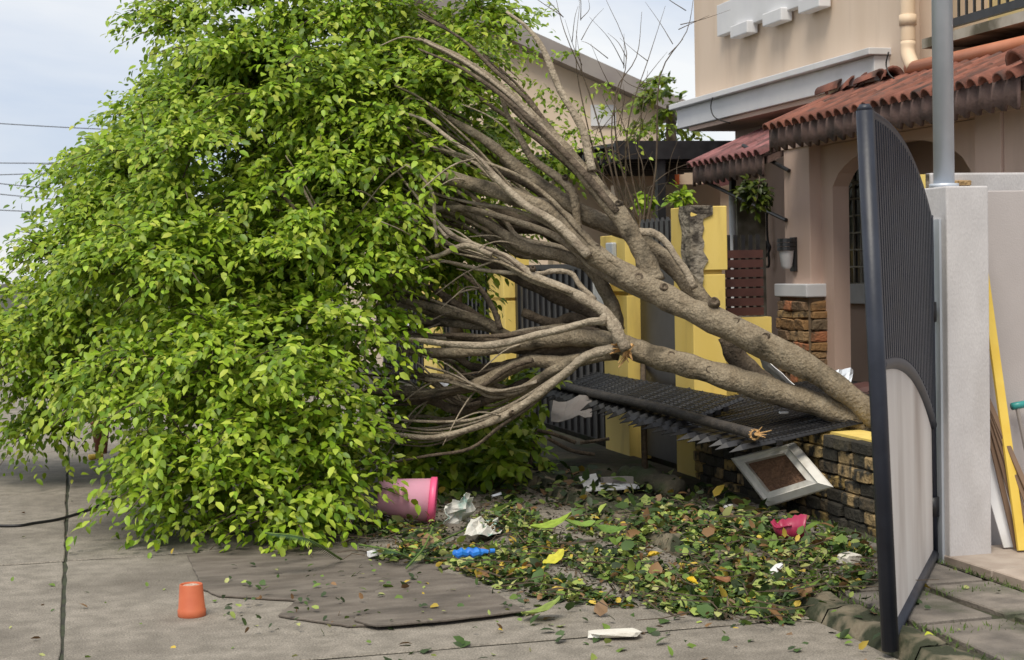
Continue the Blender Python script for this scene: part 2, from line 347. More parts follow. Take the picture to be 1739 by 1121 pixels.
# window in the porch back wall
w0 = XW(1437, 285, LX-.02); w1 = XW(1480, 285, LX-.02); wy1, wy0 = w0[1], w1[1]-.35; wz0, wz1 = 1.40, 2.42
win = box('window', 'glass', house, LX-.012, LX+.02, wy0, wy1, wz0, wz1)
fr = MB()
for yy in np.linspace(wy0, wy1, 7): fr.box(LX-.03, LX-.013, yy-.008, yy+.008, wz0, wz1)
for zz in np.linspace(wz0, wz1, 8): fr.box(LX-.034, LX-.014, wy0, wy1, zz-.007, zz+.007)
fr.build('window_grille', 'stained', win)
MB().tube([(LX-.04, (wy0+wy1)/2+.5*(wy1-wy0)*math.cos(a), 2.08+.2*math.sin(a)) for a in np.linspace(0, math.pi, 13)], .009, 6).build('grille_arch', 'stained', win)
MB().box(LX-.07, LX+.0, wy0-.06, wy1+.06, wz0-.17, wz0-.002).build('window_sill', 'trim', win, bevel=.006)
# stone base of the far pilaster: each stone a piece
sb = box('stone_base', 'mortarwarm', house, PX-.035, PX+.285, 11.895, 12.445, .0, 1.31)
def stone_mesh(k, rough=.16):
    bm = bmesh.new(); bmesh.ops.create_cube(bm, size=1); bmesh.ops.bevel(bm, geom=bm.edges[:], offset=.12, segments=1, affect='EDGES')
    for v in bm.verts: v.co += Vector((rng.normal(0, rough*.35), rng.normal(0, rough*.25), rng.normal(0, rough*.4)))*.35
    me = bpy.data.meshes.new('stone%d' % k); bm.to_mesh(me); bm.free(); return me
STW = [stone_mesh(i, .3) for i in range(6)]; STD = [stone_mesh(i) for i in range(6)]
for me in STW: me.materials.append(MT['stonewarm'])
for me in STD: me.materials.append(MT['stone'])
def put(name, me, parent, loc, sc, rot=(0, 0, 0)):
    o = bpy.data.objects.new(name, me); COL.objects.link(o); o.parent = parent
    if parent.name in PW: o.matrix_parent_inverse = PW[parent.name].inverted()
    o.location = loc; o.scale = sc; o.rotation_euler = rot; return o
z = .06
while z < 1.28:
    h = rng.uniform(.045, .10)
    for face in (0, 1):
        a, b = (11.90, 12.44) if face == 0 else (PX-.03, PX+.28); t = a
        while t < b-.03:
            L = min(rng.uniform(.12, .3), b-t)
            if face == 0: put('stone', STW[rng.integers(6)], sb, (PX-.04+rng.uniform(-.012, .012), t+L/2, z+h/2), (.07, L*.96, h*.93), (rng.normal(0, .03), 0, rng.normal(0, .04)))
            else: put('stone', STW[rng.integers(6)], sb, (t+L/2, 11.885+rng.uniform(-.012, .012), z+h/2), (L*.96, .07, h*.93), (0, rng.normal(0, .03), rng.normal(0, .04)))
            t += L
    z += h
MB().box(PX-.075, PX+.31, 11.855, 12.47, 1.312, 1.42).build('stone_cap', 'trim', sb, bevel=.01)
# porch roof: barrel tiles
def tile_mesh(L=.34, r=.06, k=0):
    mb = MB(); n = 8; vs = []
    for (x, rr) in ((0, r), (L, r*.86)):
        for q in (rr, rr-.014):
            for j in range(n+1):
                a = math.pi*j/n; vs.append((x, q*math.cos(a), q*math.sin(a)))
    m = n+1
    fs = [(j, j+1, 2*m+j+1, 2*m+j) for j in range(n)] + [(m+j+1, m+j, 3*m+j, 3*m+j+1) for j in range(n)] + [(j+1, j, m+j, m+j+1) for j in range(n)] + [(2*m+j, 2*m+j+1, 3*m+j+1, 3*m+j) for j in range(n)]
    return mb.add(vs, fs).mesh('tile', True)
TM = tile_mesh(); TM.materials.append(MT['tile']); TM2 = TM.copy(); TM2.materials.clear(); TM2.materials.append(MT['tilemaroon'])
def tiled_roof(parent, name, x0, z0, x1, z1, y0, y1, me, fm, rows, pitch=.14):
    ang = math.atan2(z1-z0, x1-x0); L = math.hypot(x1-x0, z1-z0)
    rf = MB().prism([(x0+.03, y0, z0-.02), (x1, y0, z1-.02), (x1, y0, z1-.08), (x0+.03, y0, z0-.08)], (0, y1-y0, 0)).build(name, fm, parent)
    for r in range(rows):
        k = int((y1-y0)/pitch)
        for j in range(k+1):
            yy = y0 + .03 + j*(y1-y0-.06)/k; t = -.05 + r*(L-.2)/max(1, rows-1)
            o = put('tile', me, rf, (x0+t*math.cos(ang), yy+rng.normal(0, .004), z0+t*math.sin(ang)+.005+.004*r), (1, 1, 1), (0, -ang-.06+rng.normal(0, .012), rng.normal(0, .015)))
    # scalloped skirt under the eave
    mb = MB(); n = int((y1-y0)/.0275); vs = []
    for i in range(n+1):
        yy = y0 + (y1-y0)*i/n; w = math.sin((yy-y0)/pitch*2*math.pi)
        vs += [(x0+.012*w, yy, z0+.0), (x0+.012*w, yy, z0-.17-.02*w+.012*mnoise.noise(Vector((yy*3, 0, 0))))]
    mb.add(vs, [(2*i, 2*i+1, 2*i+3, 2*i+2) for i in range(n)])
    f = mb.build('fascia_skirt', 'fascia', rf, smooth=True); sm = f.modifiers.new('s', 'SOLIDIFY'); sm.thickness = .02
    return rf
rf = tiled_roof(house, 'porch_roof', 5.4, 2.66, 6.16, 2.95, 8.45, 12.0, TM, 'fascia', 4)
rf2 = MB().prism([(6.16, 8.45, 2.93), (6.55, 8.45, 3.06), (6.55, 8.45, 2.98), (6.16, 8.45, 2.85)], (0, 2.6, 0)).build('upper_roof', 'fascia', house)
ang2 = math.atan2(.16, .39)
for r in range(2):
    for j in range(19): put('tile', TM, rf2, (6.10+r*.2, 8.52+j*.138, 2.92+r*.07), (1, 1, 1), (0, -ang2-.05, rng.normal(0, .02)))
# hip tiles closing the near end, and loose tiles up against the wall
for i in range(5):
    t = i/5; put('hip_tile', TM, rf, (5.36+.2*i, 8.44, 2.73+.085*i), (.9, 1.5, 1.5), (0, -.4, .05))
for i, px in enumerate((1440, 1462, 1484, 1506, 1526)):
    p = XW(px, 150-(px-1440)*.22, 6.02); put('flashing_tile', TM, rf, (5.98, p[1], 2.98), (.8, 1.3, 1.3), (rng.normal(0, .1), .1, 1.5+rng.normal(0, .15)))
MB().tube([(6.0, XW(1415, 160, 6.0)[1], 2.97), (6.03, XW(1440, 152, 6.0)[1], 2.99)], .05, 8).build('mortar_patch', 'styro', rf)
# pipes
dp = MB().tube(smooth_path([(6.05, 10.95, 5.5), (6.05, 10.95, 3.4), (6.05, 10.95, 3.22), (6.04, 10.93, 3.12), XW(1552, 116, 6.02)], 5), .055, 14).build('downspout', 'cream', house, smooth=True)
MB().tube([(6.05, 10.95, 3.42), (6.05, 10.95, 3.34)], .064, 14).build('pipe_collar', 'cream', dp, smooth=True)
MB().tube([XW(1545, 117, 6.02), XW(1900, 38, 6.02)], .052, 14).build('drain_pipe', 'terracotta_pipe', house, smooth=True)
for px, py in ((1210, 165), (1509, 88)):
    p = XW(px, py, HX-.2); MB().tube(smooth_path([p, p+np.array([-.01, .02, -.1]), p+np.array([.0, -.06, -.2]), p+np.array([.12, -.14, -.26])], 5), .006, 6).build('wire', 'cable', house, smooth=True)
# balcony
by = XW(1617, 40, 6.3)[1]
bal = box('balcony_wall', 'balcony_yellow', house, 6.52, 6.6, 7.0, by, 3.1, 5.4)
MB().box(6.05, 6.56, 6.9, by, 3.14, 3.21).build('balcony_slab', 'stained', bal)
rl = MB().box(6.17, 6.21, 6.9, by, 3.27, 3.33); 
rl.build('railing', 'black', bal)
for yy in np.arange(7.0, by, .105): box('baluster', 'black', bal, 6.182, 6.198, yy-.008, yy+.008, 3.33, 4.2)
MB().box(6.17, 6.21, 6.9, by, 4.2, 4.25).build('railing', 'black', bal)
# wall lamp on the pilaster
lp = empty('wall_lamp', tuple(XW(1350, 430, PX))); ly = XW(1350, 430, PX)[1]
tag(lp, 'dark wall lamp with white shade on the porch pilaster', 'lamp')
MB().box(PX-.025, PX-.001, ly-.05, ly+.05, 1.52, 1.80).build('back_plate', 'black', lp, bevel=.004)
sh = MB(); 
sh.lathe([(.03, 0), (.045, .02), (.062, .14), (.064, .145)], (PX-.075, ly, 1.545), n=16)
sh.build('shade', 'trim', lp, smooth=True)
cp = MB()
for i in range(3): cp.lathe([(.0, .032), (.074, .03), (.078, .0), (.0, 0)], (PX-.075, ly, 1.692+i*.034), n=16)
cp.build('cap', 'black', lp)
# small lower roof beyond the porch
sr = empty('side_canopy', (5.9, 13.2, 0)); tag(sr, 'small maroon tiled canopy roof left of the porch', 'canopy')
tiled_roof(sr, 'canopy_roof', 5.55, 2.50, 6.5, 2.88, 12.46, 14.05, TM2, 'fascia', 4)
for (a, b) in (((1200, 310), (1335, 374)), ((1262, 247), (1340, 290))):
    MB().tube([XW(*a, 5.62), XW(*b, 5.68)], .017, 8).build('brace', 'black', sr)
box('side_post', 'black', sr, 5.9, 5.95, 14.0, 14.05, .05, 2.6)
# loose cable on the dark wall
p = XW(1303, 400, LX-.06)
MB().tube(smooth_path([p+np.array([0,0,.5]), p, p+np.array([0,-.06,-.12]), p+np.array([0,.05,-.2]), p+np.array([0,.0,-.05]), p+np.array([0,-.03,-.28]), p+np.array([0,.05,-.3])], 6), .012, 6).build('hose', 'cable', house, smooth=True)
# hanging leaves in shade made later (crown helper)

# ------------------------------------------------------------------ yellow boundary pillars
def pillar(y0, y1, ztop, label, chip=False):
    e = empty('gate_pillar', (XP, y0, 0)); tag(e, label, 'pillar', 'yellow boundary pillars')
    box('shaft', 'yellow', e, XP+.012, XP+.27, y0+.012, y1-.012, 0, ztop-.5, bevel=.006)
    box('neck', 'yellow', e, XP+.03, XP+.25, y0+.03, y1-.03, ztop-.5, ztop-.47)
    box('head', 'yellow', e, XP, XP+.285, y0, y1, ztop-.47, ztop, bevel=.006)
    return e
pA0, pA1 = XW(1175, 500, XP)[1], XW(1141, 500, XP)[1]; zA = XW(1175, 350, XP)[2]
pa = pillar(pA0, pA1, zA, 'yellow pillar with plaster torn off its corner, beside the house')
def chip_patch():
    # torn concrete: irregular patch wrapping the street/camera corner
    mb = MB(); n = 24; L = []; Rr = []
    for i in range(n+1):
        t = i/n; z = zA + .005 - t*.80
        wl = .20 + .05*mnoise.noise(Vector((t*6, 1, 0))) - .10*t; wr = (.17 if t < .12 else .10 + .05*mnoise.noise(Vector((t*9, 5, 0))) - .05*max(0, t-.5))
        if t > .93: wl *= .4; wr *= .4
        L.append((XP-.006, pA0+max(.02, wl), z)); Rr.append((XP+max(.02, wr), pA0-.006, z))
    Cc = [(XP-.006+.03*abs(mnoise.noise(Vector((i*.7, 2, 2)))), pA0-.006+.03*abs(mnoise.noise(Vector((i*.7, 7, 2)))), L[i][2]) for i in range(n+1)]
    k = n+1
    mb.add(L+Cc+Rr, [(i, i+1, k+i+1, k+i) for i in range(n)] + [(k+i, k+i+1, 2*k+i+1, 2*k+i) for i in range(n)])
    o = mb.build('torn_plaster', 'rawconcrete', pa); s_ = o.modifiers.new('s', 'SOLIDIFY'); s_.thickness = .012; s_.offset = 0
chip_patch()
pB0, pB1 = XW(1062, 450, XP)[1], XW(1020, 450, XP)[1]; zB = XW(1040, 400, XP)[2]
pb = pillar(pB0, pB1, zB, 'yellow pillar with a small meter box, behind the fallen branches')
box('meter_box', 'galv', pb, XP-.05, XP-.002, pB0+.2, pB0+.36, zB-.25, zB-.06, bevel=.01)
pC0, pC1 = XW(856, 520, XP)[1], XW(828, 520, XP)[1]
pillar(pC0, pC1, 1.75, 'yellow pillar in the middle of the dark gates behind branches')
pD0, pD1 = XW(738, 520, XP)[1], XW(716, 520, XP)[1]
pillar(pD0, pD1, 1.75, 'farthest yellow pillar at the edge of the leaf crown')
# dark gates between pillars
def dark_gate(y0, y1, ztop, label, spikes=0.0):
    e = empty('metal_gate', (XP+.1, y0, 0)); tag(e, label, 'gate', 'black sheet gates between the pillars')
    MB().box(XP+.12, XP+.14, y0+.01, y1-.01, .05, ztop-spikes).build('sheet', 'black', e)
    box('top_rail', 'black', e, XP+.105, XP+.155, y0+.01, y1-.01, ztop-spikes-.04, ztop-spikes+.002)
    if spikes:
        me = MB().prism([(0,-.035,0),(0,.035,0),(0,.035,spikes-.03),(0,0,spikes),(0,-.035,spikes-.03)], (.018, 0, 0)).mesh('picket'); me.materials.append(MT['black'])
        for yy in np.arange(y0+.06, y1-.04, .115): put('picket', me, e, (XP+.12, yy, ztop-spikes), (1, 1, 1))
    else:
        for yy in np.arange(y0+.1, y1, .2): box('rib', 'black', e, XP+.10, XP+.119, yy-.015, yy+.015, .06, ztop-.05)
dark_gate(pA1, pB0, zB+.12, 'black picket gate between the two nearest yellow pillars', .32)
dark_gate(pB1, pC0, 1.62, 'black sheet gate behind the thick middle branches')
dark_gate(pC1, pD0, 1.62, 'black sheet gate farthest along the boundary')
dark_gate(pD1, pD1+3.5, 1.62, 'black sheet gate beyond the farthest yellow pillar')
wb = sheet('signboard', 'whiteplastic', None, XW(1008, 540, XP-.08), XW(1035, 545, XP-.08)-XW(1008, 540, XP-.08), (0, 0, .42), 4, 6, .004, 2, .006); tag(wb, 'white board standing behind branches at the yellow pillar', 'board')
# brown slotted side fence
fb = empty('side_gate', (4.8, 11.6, 0)); tag(fb, 'brown slotted metal side gate between pillar and house', 'gate')
sy = 11.6; fx0, fx1 = YW(1233, 450, sy)[0], YW(1296, 450, sy)[0]; fz0, fz1 = YW(1260, 537, sy)[2], YW(1260, 423, sy)[2]
hh = (fz1-fz0)/7
for i in range(7):
    box('plate', 'brownmetal', fb, fx0, fx1, sy, sy+.02, fz0+i*hh+.004, fz0+(i+1)*hh-.008)
for i in range(5):
    xx = fx0 + (fx1-fx0)*(i+.5)/5; box('picket', 'black', fb, xx-.016, xx+.016, sy+.022, sy+.035, fz0, fz1+.11)
low = box('low_wall', 'yellow', None, XP+.30, fx1+.05, sy-.03, sy+.1, 0, fz0-.01); tag(low, 'low yellow wall under the brown side gate', 'wall')
# ------------------------------------------------------------------ stone boundary wall
swy0, swy1 = 7.75, pA0-.005; swz = .565
sw = empty('stone_wall', (XP, swy0, 0)); tag(sw, 'low stacked-stone boundary wall under the fallen fence panel', 'wall')
box('core', 'mortar', sw, XP+.03, XP+.24, swy0, swy1, 0, swz-.02)
box('coping', 'yellow', sw, XP+.05, XP+.26, swy0, swy1, swz-.018, swz+.0)
rows = 7; hh = (swz-.01)/rows; order = []
for r in range(rows):
    t = swy0 + rng.uniform(-.1, 0)
    while t < swy1-.04:
        L = rng.uniform(.13, .27); a = max(t, swy0); b = min(t+L, swy1); t += L
        if b-a < .05: continue
        put('stone', STD[rng.integers(6)], sw, (XP+.025+rng.uniform(-.014, .014), (a+b)/2, (r+.5)*hh), (.075, (b-a)*.95, hh*.92), (rng.normal(0, .02), rng.normal(0, .03), rng.normal(0, .02)))
# ------------------------------------------------------------------ near gate pillar, pole, walls, leaf
gx0, gx1, gy0, gy1 = 4.26, 4.50, 7.34, 7.66
gp = empty('gate_pillar', (gx0, gy0, 0)); tag(gp, 'rough white rendered gate pillar beside the open navy gate', 'pillar')
MB().box(gx0, gx1, gy0, gy1, 0, 1.965).build('shaft', 'render_white', gp, bevel=.008)
MB().box(gx0-.014, gx0-.001, gy0+.05, gy0+.16, .03, 1.80).build('steel_strip', 'galv', gp)
pole = empty('steel_pole', (4.28, 7.5, 1.96)); tag(pole, 'pale grey steel pole rising from the white gate pillar', 'pole')
pc = YW(1603, 300, 7.5)
MB().tube([(pc[0], 7.5, 1.9), (pc[0], 7.5, 6.0)], .053, 20).build('tube', 'galv', pole, smooth=True)
MB().tube([(pc[0], 7.5, 1.966), (pc[0], 7.5, 1.985)], .075, 20).build('base_flange', 'galv', pole, smooth=True)
dw = box('dividing_wall', 'grey_wall', None, gx1+.002, 9, 7.665, 7.80, 0, 1.955, bevel=.006); tag(dw, 'plain grey dividing wall running back from the white gate pillar', 'wall')
bw = empty('broken_wall', (4.6, 8.2, 0)); tag(bw, 'white wall top with broken yellow end behind the gate pillar', 'wall')
zt = YW(1700, 293, 8.25)[2]
xl = YW(1580, 300, 8.25)[0]
box('wall_body', 'render_white', bw, xl, 5.65, 8.25, 8.42, 0, zt, bevel=.012)
box('broken_end', 'rawconcrete', bw, xl-.03, xl-.001, 8.26, 8.41, 0, zt-.004)
box('yellow_end', 'yellow', bw, xl-.17, xl-.031, 8.25, 8.42, 0, zt-.008)
put('brick_bit', STW[2], bw, (YW(1640, 308, 8.2)[0], 8.23, zt-.06), (.09, .04, .03))
# gate leaf: plane from the hinge to the free end
gA = G(1512, 1104, .03); gB = np.array([gx0-.04, gy0+.10, .03]); U_ = gB-gA; GL = float(np.hypot(U_[0], U_[1])); U_ = np.array([U_[0], U_[1], 0])/GL
lean = np.array([0, 0, 1.0]) - U_*.035            # sagging leaf leans outward
GN = np.array([-U_[1], U_[0], 0])
def gpt(u, z, o=0): return gA + U_*u + lean*z + GN*(o + .03*z*(1-u/GL))      # the sagging leaf is slightly twisted
gl = empty('gate_leaf', tuple(gA)); tag(gl, 'tall navy steel gate leaf standing open with curved top', 'gate')
def gtop(u):
    t = u/GL; return 2.18 - .39*t**2.6
MB().tube([gpt(0, 0), gpt(0, 2.16)], .035, 16).build('free_post', 'navy', gl, smooth=True)
MB().tube([gpt(0, 2.16), gpt(0, 2.185)], [.035, .02], 16).build('post_cap', 'navy', gl, smooth=True)
MB().tube([gpt(GL, 0), gpt(GL, gtop(GL))], .026, 12).build('hinge_post', 'navy', gl, smooth=True)
MB().tube([gpt(u, gtop(u)-.03) for u in np.linspace(0, GL, 24)], .024, 12).build('top_rail', 'navy', gl, smooth=True)
MB().tube([gpt(0, .05), gpt(GL, .05)], .03, 12).build('bottom_rail', 'navy', gl, smooth=True)
def gmid(u):
    t = u/GL; return 1.15 - .43*t**2.4
MB().tube([gpt(u, gmid(u)) for u in np.linspace(0, GL, 22)], .03, 12).build('curved_rail', 'navy', gl, smooth=True)
n = 40; mb = MB(); vs = []
for i in range(n+1):
    u = GL*i/n; vs += [gpt(u, gmid(u), .004), gpt(u, gtop(u)-.04, .004)]
mb.add(vs, [(2*i, 2*i+2, 2*i+3, 2*i+1) for i in range(n)]).build('backing_sheet', 'navy', gl)
for i in range(1, 30):
    u = GL*i/30
    MB().obox(gpt(u-.018, gmid(u)+.02, -.026), U_*.036, GN*.028, (lean+GN*.03*(1-u/GL))*(gtop(u)-gmid(u)-.07)).build('slat', 'navy', gl)
mb = MB(); vs = []
for i in range(n+1):
    u = GL*i/n; vs += [gpt(u, .06, -.004), gpt(u, gmid(u)-.02, -.004)]
pnl = mb.add(vs, [(2*i, 2*i+2, 2*i+3, 2*i+1) for i in range(n)]).build('white_panel', 'gatepanel', gl); sm = pnl.modifiers.new('s', 'SOLIDIFY'); sm.thickness = .008
for zz in (.30, 1.30):
    hg = MB().tube([gpt(GL, zz-.05, 0), gpt(GL, zz+.05, 0)], .035, 10).build('hinge', 'black', gl, smooth=True)
    MB().tube([gpt(GL, zz), gpt(GL+.10, zz)], .022, 8).build('hinge_pin', 'black', hg)
# things leaning in the corner
def lean_board(name, m, a, b, w, t, label, cat):
    a = np.array(a, float); b = np.array(b, float); d = b-a; sx = np.array([w, 0, 0]); th = np.cross(sx, d); th = th/np.linalg.norm(th)*t
    o = MB().obox(a-sx/2, sx, d, th).build(name, m, None, bevel=.003); tag(o, label, cat); return o
yb = 7.66
lean_board('plank', 'yellowplank', (YW(1737, 850, 7.3)[0], 7.32, .09), (YW(1672, 450, 7.62)[0], 7.64, 1.52), .05, .02, 'yellow plank leaning against the grey dividing wall', 'plank')
lean_board('plank', 'whiteplastic', (4.66, 7.42, .09), (4.50, 7.625, .95), .09, .01, 'white board leaning behind the yellow plank in the corner', 'board')
for i in range(5):
    lean_board('plank', 'woodplank', (4.80-.035*i, 7.25+.03*i, .09), (4.545-.006*i, 7.56+.018*i, 1.0+.06*i), .03, .012, ['thin brown wood strip nearest in the leaning bundle', 'second thin brown wood strip of the leaning bundle', 'middle thin brown wood strip of the leaning bundle', 'fourth thin brown wood strip of the leaning bundle', 'tallest thin brown wood strip beside the pillar'][i], 'wood strip')
th = empty('garden_tool', (4.9, 7.5, .09)); tag(th, 'tool with teal grip leaning on the grey wall at the right edge', 'tool')
h0 = YW(1727, 690, 7.6)
MB().tube([(h0[0]+.10, 7.5, .09), h0], .012, 8).build('shaft', 'fargrey', th)
MB().tube([h0+np.array([-.03, 0, .0]), h0+np.array([.07, 0, .012])], .02, 8).build('grip', 'teal', th, smooth=True)

# ------------------------------------------------------------------ fallen fence panels
def fallen_panel(y0, y1, x0, x1, z0, slope, label, pitch=.165):
    e = empty('fence_panel', (x0, y0, z0)); tag(e, label, 'fence panel', 'fallen black fence panels')
    zz = lambda x: z0 + (x-x0)*slope
    w = .07; me = MB(); Lp = (x1-x0)/math.cos(math.atan(slope))
    for (a, b, c) in ((-w/2, 0, .0), (0, w/2, 0)): pass
    # bent picket: shallow V section with a pointed end
    k = MB().add([(-.01, 0, -.015), (.07, -w/2, -.012), (.07, 0, .016), (.07, w/2, -.012), (Lp, -w/2, 0), (Lp, 0, .016), (Lp, w/2, 0)],
                 [(0, 1, 2), (0, 2, 3), (1, 4, 5, 2), (2, 5, 6, 3)]).mesh('picket'); k.materials.append(MT['black'])
    for i, yy in enumerate(np.arange(y0+.04, y1-.03, pitch)):
        o = put('picket', k, e, (x0+rng.normal(0, .012), yy, z0+rng.normal(0, .003)), (1, 1, 1), (rng.normal(0, .02), -math.atan(slope), rng.normal(0, .006)))
        s_ = o.modifiers.new('s', 'SOLIDIFY'); s_.thickness = .005
    for xx in (x0+.32, (x0+x1)/2+.1, x1-.12):
        MB().box(xx-.02, xx+.02, y0, y1, zz(xx)-.035, zz(xx)-.004).build('rail', 'black', e)
    mb = MB()
    for yy in np.arange(y0+.04, y1, pitch/4): mb.box(x0+.12, x1, yy-.012, yy+.012, 0, 0.001)
    mb.v = [(a, b, zz(a)-.002+c*8) for a, b, c in mb.v]
    mb.build('rods', 'black', e)
    # mesh of thin wires over the pickets
    mb = MB()
    for xx in np.arange(x0+.2, x1, .03): mb.box(xx-.0025, xx+.0025, y0, y1, zz(xx)+.019, zz(xx)+.023)
    mb.build('wire_mesh', 'black', e)
    return e
fallen_panel(8.95, 11.0, 3.74, 5.35, .485, .15, 'near half of the fallen black picket fence lying on the stone wall')
fallen_panel(10.15, 13.35, 3.78, 4.335, .49, .33, 'far half of the fallen black picket fence in front of yellow pillars')
pp = empty('broken_pipe', tuple(G(1240, 745, .56))); tag(pp, 'broken dark pipe lying across the fallen picket fence', 'pipe')
q0 = np.array([3.90, 8.95, .572]); q1 = np.array([3.95, 13.5, .60])
MB().tube(smooth_path([q0, q0*.66+q1*.34+np.array([0, 0, .012]), q0*.33+q1*.67, q1], 6), .034, 12, jit=.15).build('tube', 'pipe', pp, smooth=True)
MB().lathe([(.034, 0), (.035, .02), (.024, .022), (.02, -.03)], q0+np.array([0, .02, 0]), axis=(-.02, -1, 0), n=12).build('torn_end', 'torn', pp)
for k_ in range(4):
    d_ = np.array([rng.uniform(.02, .07), rng.uniform(-.10, -.03), rng.uniform(-.01, .05)]); MB().tube([q0, q0+d_], [.008, .002], 5).build('splinter', 'torn', pp)
lw = put('packet', STW[1], empty('dummy'), (0, 0, 0), (1, 1, 1)); bpy.data.objects.remove(lw); bpy.data.objects.remove(bpy.data.objects['dummy'])
pk = G(1331, 705, .64); o = MB().box(pk[0]-.03, pk[0]+.03, pk[1]-.014, pk[1]+.014, .648, .664).build('wrapper', 'whiteplastic', None, bevel=.006); tag(o, 'small white wrapper lying on the fallen black fence', 'wrapper')

# ------------------------------------------------------------------ leaves
def leaf_template():
    w = .265
    v = np.array([(0,0,0), (.25,-w*.95,.05), (.25,0,0), (.25,w*.95,.05), (.64,-w*.88,.01), (.64,0,-.05), (.64,w*.88,.01), (1.0,0,-.16)], float)
    f = [(0,1,2),(0,2,3),(1,4,5,2),(2,5,6,3),(4,7,5),(5,7,6)]
    return v, f
LV, LF = leaf_template()
def frames(d, up):
    d = d/np.linalg.norm(d, axis=1, keepdims=True); y = np.cross(up, d); y /= np.linalg.norm(y, axis=1, keepdims=True)+1e-9
    return np.stack([d, y, np.cross(d, y)], 2)          # columns x,y,z
def leaves_mesh(name, P, Rm, sc, col, width=None):
    n = len(P); V = np.einsum('nij,kj->nki', Rm, LV) if width is None else np.einsum('nij,nkj->nki', Rm, LV[None]*np.stack([np.ones(n), width, np.ones(n)], 1)[:, None, :])
    V = V*sc[:, None, None] + P[:, None, :]
    me = bpy.data.meshes.new(name); k = 8
    loops = []; starts = []; tot = []; s_ = 0
    flat = np.concatenate([np.array(f) for f in LF]); ln = np.array([len(f) for f in LF])
    li = (flat[None, :] + (np.arange(n)*k)[:, None]).ravel(); lt = np.tile(ln, n); ls = np.concatenate([[0], np.cumsum(lt)[:-1]])
    me.vertices.add(n*k); me.vertices.foreach_set('co', V.ravel()); me.loops.add(len(li)); me.loops.foreach_set('vertex_index', li.astype(np.int32))
    me.polygons.add(len(lt)); me.polygons.foreach_set('loop_start', ls.astype(np.int32)); me.polygons.foreach_set('loop_total', lt.astype(np.int32))
    me.update(calc_edges=True); me.validate()
    a = me.attributes.new('col', 'FLOAT_COLOR', 'POINT'); a.data.foreach_set('color', np.repeat(np.concatenate([col, np.ones((n, 1))], 1), k, 0).ravel())
    return me
def unit(n): v = rng.normal(size=(n, 3)); return v/np.linalg.norm(v, axis=1, keepdims=True)
def leaf_cols(n, base=((.13,.228,.013), (.265,.39,.024), (.43,.53,.07)), p=(.30, .50, .20)):
    k = rng.choice(3, n, p=p); b = np.array(base)[k]; return np.clip(b*rng.uniform(.8, 1.2, (n, 1))*rng.uniform(.92, 1.08, (n, 3)), 0, 1)
WIND = np.array([-.7, -.25, -.1])
def lobes_to_leaves(lobes, clumps_per_m2=5.6, sprays=28, per=11, size=(.036, .080), cr=(.26, .50)):
    P = []; Dn = []; TW = []
    C = np.array([l[0] for l in lobes]); Rr = np.array([l[1] for l in lobes])
    for i, (c, r) in enumerate(lobes):
        area = 4*math.pi*((r[0]*r[1])**1.6/3 + (r[0]*r[2])**1.6/3 + (r[1]*r[2])**1.6/3)**(1/1.6)
        k = max(6, int(area*clumps_per_m2)); u = unit(k); q = c + u*r*rng.uniform(.66, 1.0, (k, 1))
        inside = np.zeros(k, bool)
        for j in range(len(lobes)):
            if j != i: inside |= (((q-C[j])/(Rr[j]*.72))**2).sum(1) < 1
        q = q[~inside]; u = u[~inside]
        for qc, un in zip(q, u):
            rad = rng.uniform(*cr); ns = sprays
            dirs = unit(ns)*np.array([1, 1, .42])*.95 + un*.42 + WIND*.38 + np.array([0, 0, .25]); dirs /= np.linalg.norm(dirs, axis=1, keepdims=True)
            for d in dirs:
                t = np.linspace(.15, 1, per); L = rad*rng.uniform(.8, 1.35)
                pts = qc + d*(t*L)[:, None] + np.array([0, 0, -1])*(t**2*L*.42)[:, None]
                tan = d + np.array([0, 0, -1])*(.8*t)[:, None]*.8
                side = np.cross(tan, [0, 0, 1]); side /= np.linalg.norm(side, axis=1, keepdims=True)+1e-9
                sg = np.where(np.arange(per) % 2, 1, -1)[:, None]
                P.append(pts + rng.normal(0, .008, pts.shape)); Dn.append(tan*.7 + side*sg*.55 + np.array([0, 0, -.2]) + rng.normal(0, .34, pts.shape))
                if rng.random() < .10: TW.append((qc, pts[per//2], pts[-1]))
    P = np.concatenate(P); Dn = np.concatenate(Dn); n = len(P)
    keep = P[:, 2] > .03; P = P[keep]; Dn = Dn[keep]; n = len(P)
    up = np.tile([0, 0, 1.], (n, 1)) + rng.normal(0, .35, (n, 3)) + np.array([-.15, -.35, 0])
    return P, frames(Dn, up), rng.uniform(*size, n), leaf_cols(n), TW
def LB(px, py, d, rx, ry, rz=1.15):
    s_ = d/F; return (D(px, py, d), np.array([rx*s_, max(rx, ry)*s_*rz, ry*s_]))
lobes = [LB(*a) for a in [
 (385,70,12.6,115,92), (545,40,12.2,180,110), (740,60,11.8,115,105), (480,170,11.7,210,105), (262,235,12.8,100,62), (680,210,11.3,150,95),
 (350,310,11.4,200,100), (560,320,10.9,145,100), (178,305,13.2,52,50), (180,445,12.3,115,78), (340,450,10.9,180,100), (540,470,10.5,130,95),
 (98,560,12.5,95,80), (80,665,12.6,38,60), (305,590,10.5,145,105), (470,590,10.2,150,100), (575,545,10.4,58,75),
 (385,730,9.95,130,100), (500,715,9.9,100,105), (350,830,9.65,60,70), (450,835,9.6,95,75), (560,790,9.9,42,70), (-30,520,13.,70,50), (-60,590,13,80,60),
 (770,330,12.7,110,80), (880,270,12.9,70,60), (720,430,12.6,60,50), (450,800,10.6,110,80), (420,300,13.4,260,200), (270,520,13.4,170,140), (640,150,13.2,200,130)]]
P, Rm, sc, col, TW = lobes_to_leaves(lobes)
